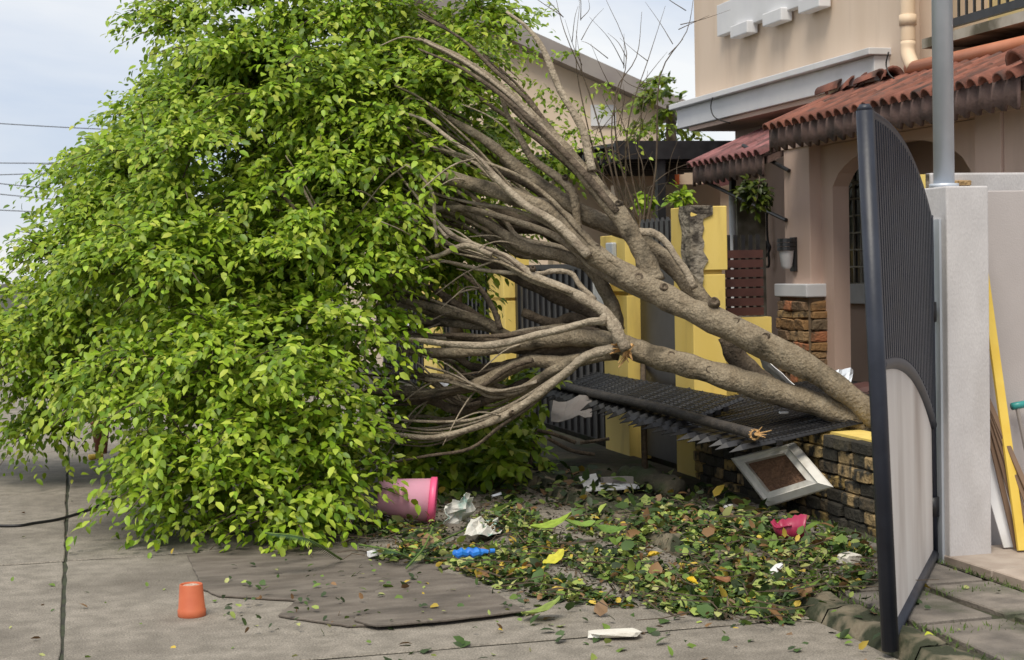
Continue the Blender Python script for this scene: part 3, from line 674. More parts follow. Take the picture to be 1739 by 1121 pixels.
tree = empty('fallen_tree', tuple(G(1500, 800, 0))); tag(tree, 'uprooted leafy tree fallen across the street and boundary wall', 'tree')
# nearest leaf in each picture cell becomes a leaf of its own
v = P-CAM; dep = v@FW; sx = 869.5+F*(v@RV)/dep; sy_ = 560.5-F*(v@UV)/dep
best = {}
for i in np.argsort(dep):
    if 0 < sx[i] < 1739 and 0 < sy_[i] < 1121:
        k = (int(sx[i]//38), int(sy_[i]//38)); best.setdefault(k, i)
pick = sorted(best.values(), key=lambda i: dep[i])[:300]; mask = np.ones(len(P), bool); mask[pick] = False
print('LEAVES', len(P))
crown = link('crown', leaves_mesh('crown', P[mask], Rm[mask], sc[mask], col[mask]), 'leaf', tree); crown['kind'] = 'stuff'
LM = []
for i in range(8):
    me = leaves_mesh('leaf', np.zeros((1, 3)), np.eye(3)[None], np.ones(1), leaf_cols(1)); me.materials.append(MT['leaf']); LM.append(me)
for i in pick:
    o = bpy.data.objects.new('leaf', LM[i % 8]); COL.objects.link(o); o.parent = crown
    m4 = Matrix.Identity(4)
    for a in range(3):
        for b in range(3): m4[a][b] = Rm[i][a][b]*sc[i]
        m4[a][3] = P[i][a]
    o.matrix_basis = m4
mb = MB()
for a, b, c in TW: mb.tube([a, b, c], [.007, .005, .002], 4, caps=False)
tw = mb.build('twigs', 'twig', tree); tw['kind'] = 'stuff'
# ------------------------------------------------------------------ branches traced from the photograph: (px, py, width px), depth offset
BR = [
 ('bark', 0.00, [(1560,760,52),(1470,694,44),(1400,640,44),(1300,585,46),(1190,533,46),(1100,490,42),(1020,438,40),(980,405,36),(939,365,32),(882,337,27),(803,312,24),(737,300,17)]),
 ('bark', 0.05, [(1108,480,40),(1095,440,34),(1075,404,33),(1048,360,32),(990,292,28),(939,234,24),(899,195,20),(850,150,17),(790,105,13),(720,70,8)]),
 ('barkpale', .02, [(1005,290,20),(997,250,17),(987,214,16),(951,153,14),(923,85,11),(894,46,8),(860,20,5)]),
 ('bark', .25, [(1215,540,38),(1190,505,36),(1140,450,34),(1092,412,32),(1058,390,30),(1007,370,27),(956,339,24),(916,312,22),(871,278,19),(820,235,15),(760,200,10)]),
 ('barkpale', .1, [(1180,490,16),(1165,460,16),(1150,440,15),(1129,410,15),(1109,396,15),(1085,395,16)]),
 ('bark', .15, [(985,420,22),(980,385,19),(975,335,18),(956,308,17),(905,271,15),(888,244,13),(860,190,10),(845,140,7)]),
 ('barkpale', -.1, [(1000,435,20),(970,404,19),(939,376,17),(888,346,16),(838,298,14),(810,268,12),(770,241,9),(722,205,7),(680,190,5)]),
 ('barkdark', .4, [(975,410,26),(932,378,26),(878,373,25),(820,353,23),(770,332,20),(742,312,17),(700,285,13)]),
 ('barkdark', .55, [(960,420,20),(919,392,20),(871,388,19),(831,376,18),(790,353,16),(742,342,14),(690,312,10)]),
 ('bark', .2, [(1047,560,30),(1044,530,28),(1027,492,27),(1000,455,26),(956,434,25),(888,420,24),(858,400,21),(820,373,19),(770,349,16),(729,336,13),(680,305,9)]),
 ('barkpale', -.1, [(1056,590,26),(1048,560,24),(1024,528,22),(973,498,20),(905,468,18),(858,437,15),(810,417,12),(770,400,10),(729,366,9),(692,346,8),(650,352,5)]),
 ('barkpale', -.05, [(1010,510,12),(985,485,11),(970,464,11),(940,460,11),(912,465,10),(838,461,9),(790,451,8),(742,441,6)]),
 ('barkpale', -.15, [(835,433,11),(790,417,10),(746,434,9),(712,444,8),(678,461,7),(640,478,5)]),
 ('barkpale', -.15, [(760,405,7),(735,375,7),(712,340,6),(690,312,4)]),
 ('barkpale', -.2, [(742,420,7),(738,380,7),(735,330,7),(715,300,6),(690,280,4)]),
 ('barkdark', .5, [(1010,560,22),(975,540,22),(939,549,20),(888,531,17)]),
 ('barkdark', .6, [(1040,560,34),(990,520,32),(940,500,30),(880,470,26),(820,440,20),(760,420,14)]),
 ('bark', .05, [(1560,790,30),(1470,722,36),(1400,692,42),(1330,668,44),(1240,642,44),(1160,618,42),(1100,602,40),(1060,588,36),(1010,574,30),(960,572,28),(900,580,26),(850,590,22),(790,598,18),(720,599,14),(650,597,9)]),
 ('barkpale', -.25, [(1064,595,24),(1050,570,22),(1036,550,20),(1022,535,16)]),
 ('barkpale', -.28, [(1030,545,17),(1000,547,16),(960,558,15),(922,567,14),(838,585,14),(760,584,12),(690,577,10),(640,585,6)]),
 ('barkpale', -.2, [(1044,592,20),(1010,600,19),(985,612,18),(966,629,18),(905,676,17),(854,707,16),(804,727,14),(736,743,12),(668,737,9),(628,724,6)]),
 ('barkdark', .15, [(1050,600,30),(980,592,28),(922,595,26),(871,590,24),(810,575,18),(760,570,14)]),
 ('bark', .1, [(1040,600,30),(956,616,28),(905,613,28),(865,626,27),(820,649,25),(787,660,22),(719,668,17),(620,664,10)]),
 ('bark', 0, [(985,610,24),(939,630,22),(912,648,21),(878,667,20),(838,667,18),(804,656,15),(770,643,13),(732,637,9)]),
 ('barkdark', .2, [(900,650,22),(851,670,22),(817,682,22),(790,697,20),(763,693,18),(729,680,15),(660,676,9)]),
 ('bark', .3, [(900,590,24),(861,571,24),(820,546,22),(753,527,20),(685,510,16),(650,498,10)]),
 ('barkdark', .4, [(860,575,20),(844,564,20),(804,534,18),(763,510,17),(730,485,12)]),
 ('bark', .35, [(850,562,18),(817,554,18),(753,547,18),(681,541,15),(640,540,9)]),
 ('barkdark', .2, [(850,560,12),(838,525,12),(815,490,10),(785,465,7)]),
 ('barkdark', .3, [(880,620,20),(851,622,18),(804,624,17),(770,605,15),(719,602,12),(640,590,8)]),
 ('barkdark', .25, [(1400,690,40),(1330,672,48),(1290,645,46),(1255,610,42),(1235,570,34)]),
 ('bark', .1, [(400,330,8),(470,325,9),(540,400,10),(585,405,12),(640,395,10)]),
 ('barkpale', -.1, [(505,300,5),(530,350,6),(560,400,6),(585,412,5)]),
 ('barkpale', -.4, [(585,585,3),(600,700,5),(590,760,4),(620,800,3)]),
]
for bi, (m, off, pts) in enumerate(BR):
    q = []
    for (px, py, w) in pts:
        d = 9.9 + (1465-px)/815*.95 + off*1.1
        if px < 640: d -= (640-px)/300*.6
        p = D(px, py, d); q.append((*p, w*(1 if bi in (0, 1, 3, 17) else .86)*d/F/2))
    sp = smooth_path(q, 5)
    MB().tube([a[:3] for a in sp], [max(.003, a[3]*(1+.06*math.sin(i*1.7+bi))) for i, a in enumerate(sp)], 12, jit=.28, seed=bi).build('branch' if bi else 'trunk', m, tree, smooth=True)
# thinner branches filling the fan between the traced ones
for k in range(110):
    m, off, pts = BR[[0, 1, 3, 6, 7, 8, 9, 10, 17, 20, 22, 23, 24, 25, 27][rng.integers(15)]]
    dy = rng.uniform(-60, 60); o2 = off + rng.uniform(-.1, .8); pts = pts[max(2, len(pts)//3):]; q = []
    for i, (px, py, w) in enumerate(pts):
        d = 9.9 + (1465-px)/815*.95 + o2*1.1; f_ = i/(len(pts)-1); q.append((*D(px-10*f_, py+dy*f_+rng.normal(0, 3), d), max(3, w*[.24, .42, .32][k % 3])*d/F/2))
    sp = smooth_path(q, 5); MB().tube([a[:3] for a in sp], [max(.003, a[3]) for a in sp], 9, jit=.25, seed=k).build('branch', ['barkpale', 'bark', 'barkpale', 'barkdark'][k % 4], tree, smooth=True)
# fine side twigs off the branch ends and torn wood at the break
for k in range(70):
    bi = rng.integers(len(BR)); m, off, pts = BR[bi]; j = rng.integers(len(pts)//2, len(pts)); px, py, w = pts[j]
    if px > 900: continue
    d = 9.9 + (1465-px)/815*.95 + off*1.1; a = D(px, py, d); L = rng.uniform(.2, .55); dr = np.array([-.8, rng.normal(0, .4), rng.normal(.15, .5)])
    MB().tube(smooth_path([a, a+dr*L*.5+np.array([0, 0, .04]), a+dr*L], 4), [.007]*4+[.005]*4+[.003], 5, jit=.2).build('twig', 'barkpale', tree, smooth=True)
bp = D(1062, 592, 10.2)
for k in range(9): MB().tube([bp+rng.normal(0, .02, 3), bp+np.array([rng.uniform(-.12, .05), -.05, rng.uniform(-.14, .04)])], [.014, .003], 5).build('torn_wood', 'torn', tree)
# scars of lost branches on the bark
for (px, py, off, w) in [(1213,512,0,13),(1128,487,0,11),(1085,470,0,12),(1300,572,0,12),(1015,420,0,9),(1205,628,.05,11),(1140,602,.05,10),(1050,345,.05,9),(905,455,-.1,7),(870,700,-.2,6),(1250,545,0,10),(960,300,.15,7)]:
    d = 9.9 + (1465-px)/815*.95 + off*1.1; r_ = w*d/F/2; c_ = D(px, py, d) - ray(px, py)*.055*(w/10)
    MB().lathe([(r_*1.7, -.03), (r_*1.25, .004), (r_, .012), (r_*.75, .008), (r_*.35, -.004), (0, -.006)], c_, axis=tuple(-ray(px, py)+np.array([rng.normal(0, .25), 0, .35])), n=10).build('knot', 'barkdark', tree, smooth=True)
# root plate, hidden behind the gate
rp = np.array(D(1560, 760, 9.78)); mb = MB()
for k in range(9):
    a = 2*math.pi*k/9; e_ = rp + np.array([.15*math.cos(a)+.1, .35*math.sin(a), -.35+.2*math.cos(a)]); e_[2] = max(.02, e_[2]); mb.tube(smooth_path([rp, (rp+e_)/2+np.array([.1, 0, .05]), e_], 4), [.05]*4+[.03]*4+[.012], 7, jit=.3)
mb.build('root', 'barkdark', tree, smooth=True)
# low foliage of the same tree, leaf colour darkened for shade under branches
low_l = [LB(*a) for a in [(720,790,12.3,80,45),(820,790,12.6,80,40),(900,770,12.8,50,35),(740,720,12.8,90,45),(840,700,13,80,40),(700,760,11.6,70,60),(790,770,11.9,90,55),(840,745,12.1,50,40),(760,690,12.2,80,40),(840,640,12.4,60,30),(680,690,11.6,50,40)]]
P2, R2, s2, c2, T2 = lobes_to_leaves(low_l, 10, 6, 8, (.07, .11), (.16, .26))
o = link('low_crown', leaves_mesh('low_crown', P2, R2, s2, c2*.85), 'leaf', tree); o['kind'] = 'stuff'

# ------------------------------------------------------------------ plants behind the fence
def bush(name, lobes, label, cat, size=(.05, .08), dens=6, stems=(), base=None, bright=1., group=None, sprays=5, cr=(.15, .28)):
    e = empty(name, tuple(base)); tag(e, label, cat, group)
    P_, R_, s_, c_, T_ = lobes_to_leaves(lobes, dens, sprays, 7, size, cr)
    o = link('crown', leaves_mesh('crown', P_, R_, s_, np.clip(c_*bright, 0, 1)), 'leaf', e); o['kind'] = 'stuff'
    for st_ in stems: MB().tube(smooth_path([a[:3] for a in st_], 4), [.5*w for w in np.interp(np.linspace(0, 1, 4*(len(st_)-1)+1), np.linspace(0, 1, len(st_)), [a[3] for a in st_])], 6, jit=.2).build('stem', 'twig', e, smooth=True)
    return e
stems = []
for (x0, y0, x1, y1, x2, y2) in [(1075,400,1010,180,985,0),(1060,400,1000,150,940,-20),(1080,400,1040,200,1025,-10),(1090,390,1060,160,1090,20),(1095,400,1120,130,1180,-20),(1070,410,1080,200,1130,10),(1080,400,1075,300,1030,150),(1090,410,1090,300,1100,120),(1060,390,1020,290,980,210),(1085,400,1050,320,1000,250),(1100,410,1110,330,1190,270),(1085,400,1060,350,1010,330),(1075,400,1030,330,960,300),(1090,400,1085,280,1075,200)]:
    d = rng.uniform(13.4, 14.2); a_, b_, c_ = D(x0, y0, d), D(x1+rng.normal(0, 8), y1, d), D(x2, y2, d+.1); j_ = lambda: rng.normal(0, .05, 3)
    stems.append([(*a_, .024), (*((a_+b_)/2+j_()), .016), (*b_, .011), (*((b_+c_)/2+j_()), .007), (*c_, .003)])
    for q_ in range(5):
        t_ = rng.uniform(.1, .9); r_ = b_+(c_-b_)*t_ if rng.random() < .7 else a_+(b_-a_)*t_; e_ = r_+np.array([rng.normal(0, .22), rng.normal(0, .1), rng.uniform(.1, .4)]); stems.append([(*r_, .008), (*((r_+e_)/2+j_()*.5), .005), (*e_, .002)])
stems += [[(*D(1085,400,13.8),.03),(*D(1090,520,13.8),.04),(*G(1095,800,.05),.05)]]
bush('bare_shrub', [LB(960,130,14,70,70,.8),LB(930,230,14.1,60,70,.8),LB(1010,230,14.2,45,45,.7),LB(900,60,14,50,40,.7)], 'tall shrub with bare upright twigs behind the yellow pillars', 'shrub', (.04, .065), 3.2, stems, G(1095, 800, .05))
bush('background_tree', [LB(1140,165,20,45,35),LB(1120,210,20,40,30),LB(1165,200,20,35,40),LB(1105,160,20,30,20)], 'dark green tree beyond the black carport', 'tree', (.07, .12), 7, [[(*D(1140,180,20),.12),(*D(1140,330,20),.16),(*G(1140,640,.05),.2)]], G(1140, 640, .05), .55)
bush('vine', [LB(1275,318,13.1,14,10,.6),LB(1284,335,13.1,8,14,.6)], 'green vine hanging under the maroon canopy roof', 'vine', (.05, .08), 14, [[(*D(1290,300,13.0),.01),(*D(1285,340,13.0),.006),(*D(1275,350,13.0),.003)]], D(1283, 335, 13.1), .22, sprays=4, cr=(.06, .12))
for i, (px, py, s_) in enumerate([(1162,335,9),(1100,335,9)]):
    bush('climber', [LB(px, py, 14.0, s_*1.3, s_, .6)], ['climber sprig above the torn yellow pillar', 'climber sprig left of the carport post'][i], 'climber', (.05, .08), 9, [[(*D(px, py, 14), .01), (*D(px-4, py+40, 14), .012), (*D(px, py+80, 14), .012)]], D(px, py+80, 14), 1.2, sprays=3, cr=(.06, .12))
bush('background_tree', [LB(700,300,18,90,80),LB(800,380,18,90,70),LB(680,430,18,80,70),LB(880,300,18.4,60,60),LB(780,250,18.4,80,60)], 'dark tree added behind the black gates to block bright sky between the branches', 'tree', (.07, .12), 6, [[(*D(770,380,18),.14),(*D(775,520,18),.18),(*G(780,690,.0),.24)]], G(780, 690, 0), .4, cr=(.3, .5))  # added dark backdrop so no bright sky shows between the branches
# ------------------------------------------------------------------ carport and far house
cpt = empty('carport', (5.4, 14.5, 0)); tag(cpt, 'black steel carport canopy on a slim post behind the shrub', 'carport')
cy = 14.5; cx0, cx1 = YW(1045, 260, cy)[0], 6.45; ct = YW(1150, 239, cy)[2]; cb = YW(1150, 270, cy)[2]
box('fascia', 'black', cpt, cx0, cx1, cy, cy+.03, cb, ct)
MB().prism([(cx0, cy+.032, ct-.02), (cx1, cy+.032, ct-.02), (cx1, cy+.032, ct-.05), (cx0, cy+.032, ct-.05)], (0, 3.5, .1)).build('roof_sheet', 'black', cpt)
for i in range(12): box('rib', 'black', cpt, cx0, cx1, cy+.15+i*.28, cy+.19+i*.28, cb-.02, ct-.06)
px_ = YW(1126, 330, cy)[0]; box('post', 'black', cpt, px_-.04, px_+.04, cy+.035, cy+.115, .05, cb)
bwl = box('back_wall', 'farwall', None, 5.35, 6.49, 15.7, 15.85, 0, 2.42); tag(bwl, 'pink rendered wall behind the carport post', 'wall')
st2 = box('stained_wall', 'stained', None, YW(1252, 380, 13.9)[0], YW(1300, 380, 13.9)[0], 13.9, 14.0, 0, YW(1270, 335, 13.9)[2]); tag(st2, 'stained grey wall piece left of the dark porch wall', 'wall')
wp = MB().tube([(YW(1243, 400, 13.85)[0], 13.85, .05), (YW(1243, 330, 13.85)[0], 13.85, YW(1243, 328, 13.85)[2])], .03, 10).build('downpipe', 'trim', None, smooth=True); tag(wp, 'white vertical pipe beside the stained grey wall', 'pipe')
fh = empty('neighbour_house', (6, 21, 0)); tag(fh, 'beige neighbouring house with sloping brown roof edge', 'house')
fy = 21.0; a = YW(900, 62, fy); b = YW(1118, 160, fy); sl_ = (b[2]-a[2])/(b[0]-a[0]); xL = 4.7
MB().prism([(xL, fy, 0), (b[0], fy, 0), (b[0], fy, b[2]), (xL, fy, a[2]+(xL-a[0])*sl_)], (0, 8, 0)).build('wall', 'farwall', fh)
MB().prism([(xL-.3, fy-.25, a[2]+(xL-.3-a[0])*sl_+.02), (b[0]+.3, fy-.25, b[2]+.3*sl_+.02), (b[0]+.3, fy-.25, b[2]+.3*sl_-.22), (xL-.3, fy-.25, a[2]+(xL-.3-a[0])*sl_-.22)], (0, 8.4, 0)).build('roof', 'fargrey', fh)
p0 = YW(1003, 178, fy-.02); p1 = YW(1046, 214, fy-.02); wn = box('window', 'trim', fh, p0[0], p1[0], fy-.03, fy-.004, p1[2], p0[2])
p0 = YW(1112, 284, 17); p1 = YW(1152, 330, 17)
oh = empty('orange_house', (6.3, 17, 0)); tag(oh, 'pink house wall with orange framed window beyond the carport', 'house')
box('wall', 'farwall', oh, p0[0]-1.2, p1[0]+2.5, 17.0, 17.2, 0, p0[2]+.12)
ow = box('window_frame', 'orange', oh, p0[0], p1[0], 16.96, 16.998, p1[2], p0[2]); box('pane', 'glass', ow, p0[0]+.1, p1[0]-.06, 16.94, 16.958, p1[2]+.08, p0[2]-.08)
rb = MB().prism([YW(1165, 330, 16.9), YW(1215, 300, 16.9), YW(1300, 292, 16.9), YW(1300, 300, 16.9)], (0, .05, 0)).build('roof_edge', 'tilemaroon', oh)

# ------------------------------------------------------------------ street objects
# upturned terracotta pot
c = G(326, 1046); pot = empty('flower_pot', tuple(c)); tag(pot, 'small orange plastic flower pot upturned on the concrete street', 'flower pot')
hp = 57*9.6e-0/2750*.79; r0 = .064
MB().lathe([(r0*.99, 0), (r0*1.03, .004), (r0*1.03, .032), (r0*.97, .036), (r0*.84, .148), (r0*.80, .152), (r0*.76, .146), (r0*.72, .140)], c, n=32).build('body', 'terracotta', pot, smooth=True)
mb = MB().lathe([(r0*.75, .141), (r0*.5, .147), (.0, .145)], c, n=24); ob = mb.build('soil_crust', 'dirt', pot)
# pink bucket lying on its side
c = G(715, 893, .0); ax = Vector((.95, -.25, -.10)).normalized(); rb_ = .145
cb_ = np.array([c[0]+.06, c[1]-.05, rb_*1.12]); bk = empty('bucket', tuple(c)); tag(bk, 'pink plastic bucket lying on its side under the leaves', 'bucket')
L_ = .36; o0 = Vector(cb_) - ax*L_*.92
MB().lathe([(0, 0), (.10, 0), (.108, .01), (.138, L_*.93), (.134, L_*.93), (.104, .014), (0, .012)], o0, ax, 36).build('body', 'pinkplastic', bk, smooth=True)
MB().lathe([(.137, L_*.88), (.146, L_*.885), (.149, L_*.985), (.142, L_), (.135, L_*.985), (.134, L_*.9)], o0, ax, 36).build('rim', 'hotpink', bk, smooth=True)
# torn newspaper / cloth
npg = empty('torn_paper', tuple(G(790, 905))); tag(npg, 'crumpled torn white and green paper in front of the bucket', 'paper')
a = G(752, 890, .08); sheet('paper_piece', 'paper', npg, a, G(795, 888, .03)-a, D(770, 838, 9.7)-a, 9, 9, .06, 3.2, .002, 3, lambda u, v: v > .55 and abs(u-.5) > (1-v)*.9)
a = G(785, 912, .10); sheet('paper_piece', 'paper', npg, a, G(850, 905, .03)-a, D(800, 882, 9.8)-a, 9, 7, .06, 3.5, .002, 8)
# blue crumpled bottle
c = G(800, 938, .14); bt = empty('crumpled_bottle', tuple(c)); tag(bt, 'crumpled blue plastic bottle lying among the leaves', 'bottle')
MB().tube([c+np.array([-.09+.02*i, .006*math.sin(i*2), .006*math.cos(i*3)]) for i in range(10)], [.014,.024,.027,.020,.026,.029,.026,.024,.014,.012], 12, jit=.35).build('body', 'bluefoil', bt, smooth=False)
MB().tube([c+np.array([.10, 0, 0]), c+np.array([.125, 0, 0])], .012, 10).build('cap', 'bluefoil', bt)
# plywood sheets
def flat_piece(pix, z0, th, label):
    pts = []
    Q = [G(*p, z0) for p in pix]
    for i in range(len(Q)):
        a, b = Q[i], Q[(i+1) % len(Q)]; k = max(1, int(np.linalg.norm(b-a)/.05))
        for j in range(k):
            p = a+(b-a)*j/k; pts.append((p[0]+.012*mnoise.noise(Vector((p[0]*14, p[1]*14, z0))), p[1]+.012*mnoise.noise(Vector((p[0]*14, p[1]*14, 5+z0))), z0))
    o = MB().prism(pts, (0, 0, th)).build('plywood_sheet', 'ply', None); b = o.modifiers.new('b', 'BEVEL'); b.width = .003; b.segments = 1; b.limit_method = 'ANGLE'; b.angle_limit = math.radians(60)
    tag(o, label, 'plywood sheet'); return o
flat_piece([(318,945),(345,1003),(372,1014),(505,1022),(472,1048),(590,1066),(650,1064),(652,1020),(690,985),(790,958),(640,935),(430,930)], .004, .012, 'large dark broken plywood sheet next to the orange pot')
flat_piece([(640,1004),(668,984),(740,972),(800,985),(850,1015),(892,1040),(760,1056),(640,1066),(600,1056)], .017, .012, 'smaller dark plywood sheet lying on top, nearer the leaf litter')
# white sheet metal and dark block on the pavement
e = empty('bent_sheet', tuple(G(1030, 832, .05))); tag(e, 'bent white metal scrap with a dark block on the pavement', 'scrap')
a = G(985, 832, .07); MB().prism([G(983, 812, .08), G(1012, 806, .10), G(1018, 822, .09), G(1082, 824, .07), G(1086, 830, .07), G(995, 835, .07)], (0, 0, .01)).build('plate', 'whiteplastic', e)
a = G(1025, 824, .08); MB().obox(a, G(1076, 822, .08)-a, np.array([.0, .06, 0]), (0, 0, .05)).build('block', 'fargrey', e)
# dark log under the fallen panel
lg = MB().tube(smooth_path([G(1055, 812, .10), G(1090, 815, .10), G(1148, 832, .09)], 6), [.07, .085, .09]*4+[.08], 12, jit=.4).build('log', 'soil', None, smooth=True); tag(lg, 'dark mossy log lying between the two yellow pillars', 'log')
# white moulded frame leaning on the stone wall
cs = [np.array(XW(px, py, XP-.1)) for px, py in ((1250, 778), (1338, 752), (1420, 826), (1328, 858))]
cs[3][0] -= .10; cs[0][0] -= .04; cs[2][0] -= .03; cs[1][0] += .04
cen = sum(cs)/4; wf = empty('picture_frame', tuple(cen)); tag(wf, 'white moulded frame with brown woven back leaning on the stone wall', 'frame')
nr = np.cross(cs[1]-cs[0], cs[3]-cs[0]); nr /= np.linalg.norm(nr); nr = nr if nr@(CAM-cen) > 0 else -nr
for i in range(4):
    a, b = cs[i], cs[(i+1) % 4]; ai = cen+(a-cen)*.62; bi_ = cen+(b-cen)*.62; am = cen+(a-cen)*.85; bm_ = cen+(b-cen)*.85
    am2 = cen+(a-cen)*.78; bm2 = cen+(b-cen)*.78
    MB().add([a, b, bm_+nr*.035, am+nr*.035, bm2+nr*.02, am2+nr*.02, bi_+nr*.028, ai+nr*.028, bi_-nr*.01, ai-nr*.01, b-nr*.015, a-nr*.015],
             [(0,1,2,3),(3,2,4,5),(5,4,6,7),(7,6,8,9),(1,0,11,10)]).build('moulding', 'framewhite', wf)
MB().prism([cen+(p-cen)*.64 for p in cs], nr*-.012).build('woven_back', 'wicker', wf)
# broken magenta basin
c = G(1348, 905, .12); bs = empty('broken_basin', tuple(c)); tag(bs, 'broken magenta plastic basin near the stone wall', 'basin')
mb = MB(); n = 26; vs = []
for i in range(n+1):
    a = math.pi*(.15+1.25*i/n); h = .10+.035*mnoise.noise(Vector((i*.45, 3, 1)))+(.03 if i < 5 else 0); vs += [c+np.array([.085*math.cos(a), .085*math.sin(a), -.045]), c+np.array([.12*math.cos(a), .12*math.sin(a), h-.045])]
mb.add(vs, [(2*i, 2*i+2, 2*i+3, 2*i+1) for i in range(n)]).build('shell', 'magenta', bs, smooth=True)
for o_ in bs.children: m_ = o_.modifiers.new('s', 'SOLIDIFY'); m_.thickness = .004
MB().tube([c+np.array([.12*math.cos(a), .12*math.sin(a), .05+.01*math.sin(a*5)]) for a in np.linspace(2.2, 4.2, 12)], .006, 6).build('rim', 'magenta', bs, smooth=True)
# pale scraps
def scrap(px, py, w, d, h, m, label, z=.0, rz=0., name='scrap'):
    p = G(px, py, z); k = stone_mesh(0, .5); k.materials.append(MT[m]); o = put(name, k, empty('tmp'), (0, 0, 0), (1, 1, 1)); o.parent = None; bpy.data.objects.remove(bpy.data.objects['tmp'])
    o.location = (p[0], p[1], z+h/2); o.scale = (w, d, h); o.rotation_euler = (rng.normal(0, .15), rng.normal(0, .15), rz); tag(o, label, 'scrap'); return o
scrap(1045, 1080, .20, .20, .022, 'styro', 'flat cream foam piece on the bare concrete near the kerb', rz=-.3, name='foam_piece')
scrap(1442, 957, .11, .09, .05, 'styro', 'chunky cream foam piece among leaves beside the gate', .06, rz=.4, name='foam_piece')
scrap(1318, 968, .10, .05, .015, 'whiteplastic', 'white plastic scrap in the middle of the leaf litter', .07, rz=.8, name='plastic_scrap')
scrap(1340, 992, .10, .08, .012, 'paper', 'pale green torn scrap below the white plastic in the litter', .06, rz=-.6, name='paper_scrap')
scrap(1237, 862, .06, .03, .015, 'whiteplastic', 'small white scrap on dark soil by the stone wall', .06, rz=.2, name='plastic_scrap')
scrap(843, 843, .07, .05, .02, 'galv', 'small shiny foil scrap behind the torn paper', .05, name='foil_scrap')
scrap(632, 945, .05, .04, .03, 'whiteplastic', 'tiny white flower scrap on the dark plywood edge', .03, name='flower_scrap')
# white bent sheet near trunk, grey bit and brown board beyond the wall
e1 = sheet('bent_sheeting', 'whiteplastic', None, D(1290, 607, 10.6), D(1392, 684, 10.3)-D(1290, 607, 10.6), D(1300, 640, 10.7)-D(1290, 607, 10.6), 8, 4, .03, 2, .004); tag(e1, 'long white bent panel behind the main trunk', 'panel')
e1 = sheet('grey_scrap', 'galv', None, D(1412, 662, 10.9), D(1444, 662, 10.9)-D(1412, 662, 10.9), D(1418, 628, 11)-D(1412, 662, 10.9), 5, 5, .03, 2, .004, 4); tag(e1, 'grey curled metal scrap behind the trunk near the gate', 'scrap')
a = D(1444, 690, 10.9); o = MB().obox(a, D(1500, 680, 10.8)-a, D(1444, 662, 11.0)-a, (0.0, .25, 0)).build('maroon_board', 'brownmetal', None); tag(o, 'maroon board beside the trunk left of the gate', 'board')
for i, (px, py, w, h) in enumerate([(645,690,55,14),(730,655,50,8),(690,560,30,10),(935,715,70,22)]):
    d = 15.5 if i < 3 else 12.4; a = D(px, py, d); o = sheet('plastic_sheet', 'whiteplastic' if i < 3 else 'fargrey', None, a, D(px+w, py-6, d)-a, D(px+4, py-h*1.6, d+.5)-a, 6, 4, .05, 2, .004, i)
    tag(o, ['crumpled white plastic sheet left, under the lowest branches', 'narrow white plastic sheet between the low branches', 'small white plastic sheet near the farthest pillar', 'grey crumpled sheet left of the spiked fence'][i], 'plastic sheet')
# sticks on the ground
for i, pts in enumerate([[(912,731),(940,738),(978,752)],[(900,795),(905,760),(912,735)],[(930,745),(970,765),(1010,772)],[(985,752),(1015,748),(1035,745)]]):
    o = MB().tube(smooth_path([D(px, py, 11.9) for px, py in pts], 5), .014, 7, jit=.3).build('broken_stick', 'barkdark', None, smooth=True)
    tag(o, ['upper broken stick left of the spiked fence', 'upright broken stick standing in the litter', 'lower broken stick left of the dark log', 'short broken stick beside the nearer yellow post'][i], 'stick')
# brown planter and yellow block half hidden by leaves at the left
c = G(172, 770); pl = empty('planter', tuple(c)); tag(pl, 'brown tapered planter half hidden by leaves at left', 'planter')
MB().lathe([(0, 0), (.05, 0), (.085, .27), (.092, .27), (.095, .30), (.08, .30), (.07, .27), (0, .26)], c, n=20).build('body', 'brownplastic', pl, smooth=True)
c = G(163, 781); o = MB().tube([c+np.array([-.06, 0, .025]), c+np.array([.06, .03, .03])], [.026, .02], 10).build('yellow_cone', 'yellowplank', None, smooth=True); tag(o, 'small yellow object at the foot of the brown planter', 'object')
# cables
cbl = MB().tube(smooth_path([G(-200, 885, .012), G(0, 893, .012), G(60, 888, .012), G(120, 876, .012), G(205, 842, .014), G(300, 790, .02)], 8), .009, 8).build('cable', 'cable', None, smooth=True); tag(cbl, 'black cable lying across the street at left', 'cable')
for i, (y0, y1) in enumerate([(198, 208), (285, 276), (300, 318), (318, 335), (345, 352), (265, 264)]):
    a = D(-500, y0-(y1-y0)*2.5, 30); b = D(700, y1+(y1-y0)*2.5, 34); m_ = (a+b)/2-np.array([0, 0, .15])
    o = MB().tube(smooth_path([a, m_, b], 10), .009, 5).build('power_line', 'cable', None); tag(o, ['highest power line in the sky at left', 'third power line down, rising to the right', 'fourth power line down in the left sky', 'fifth power line down in the left sky', 'lowest power line above the leaves at left', 'second power line down in the left sky'][i], 'power line')
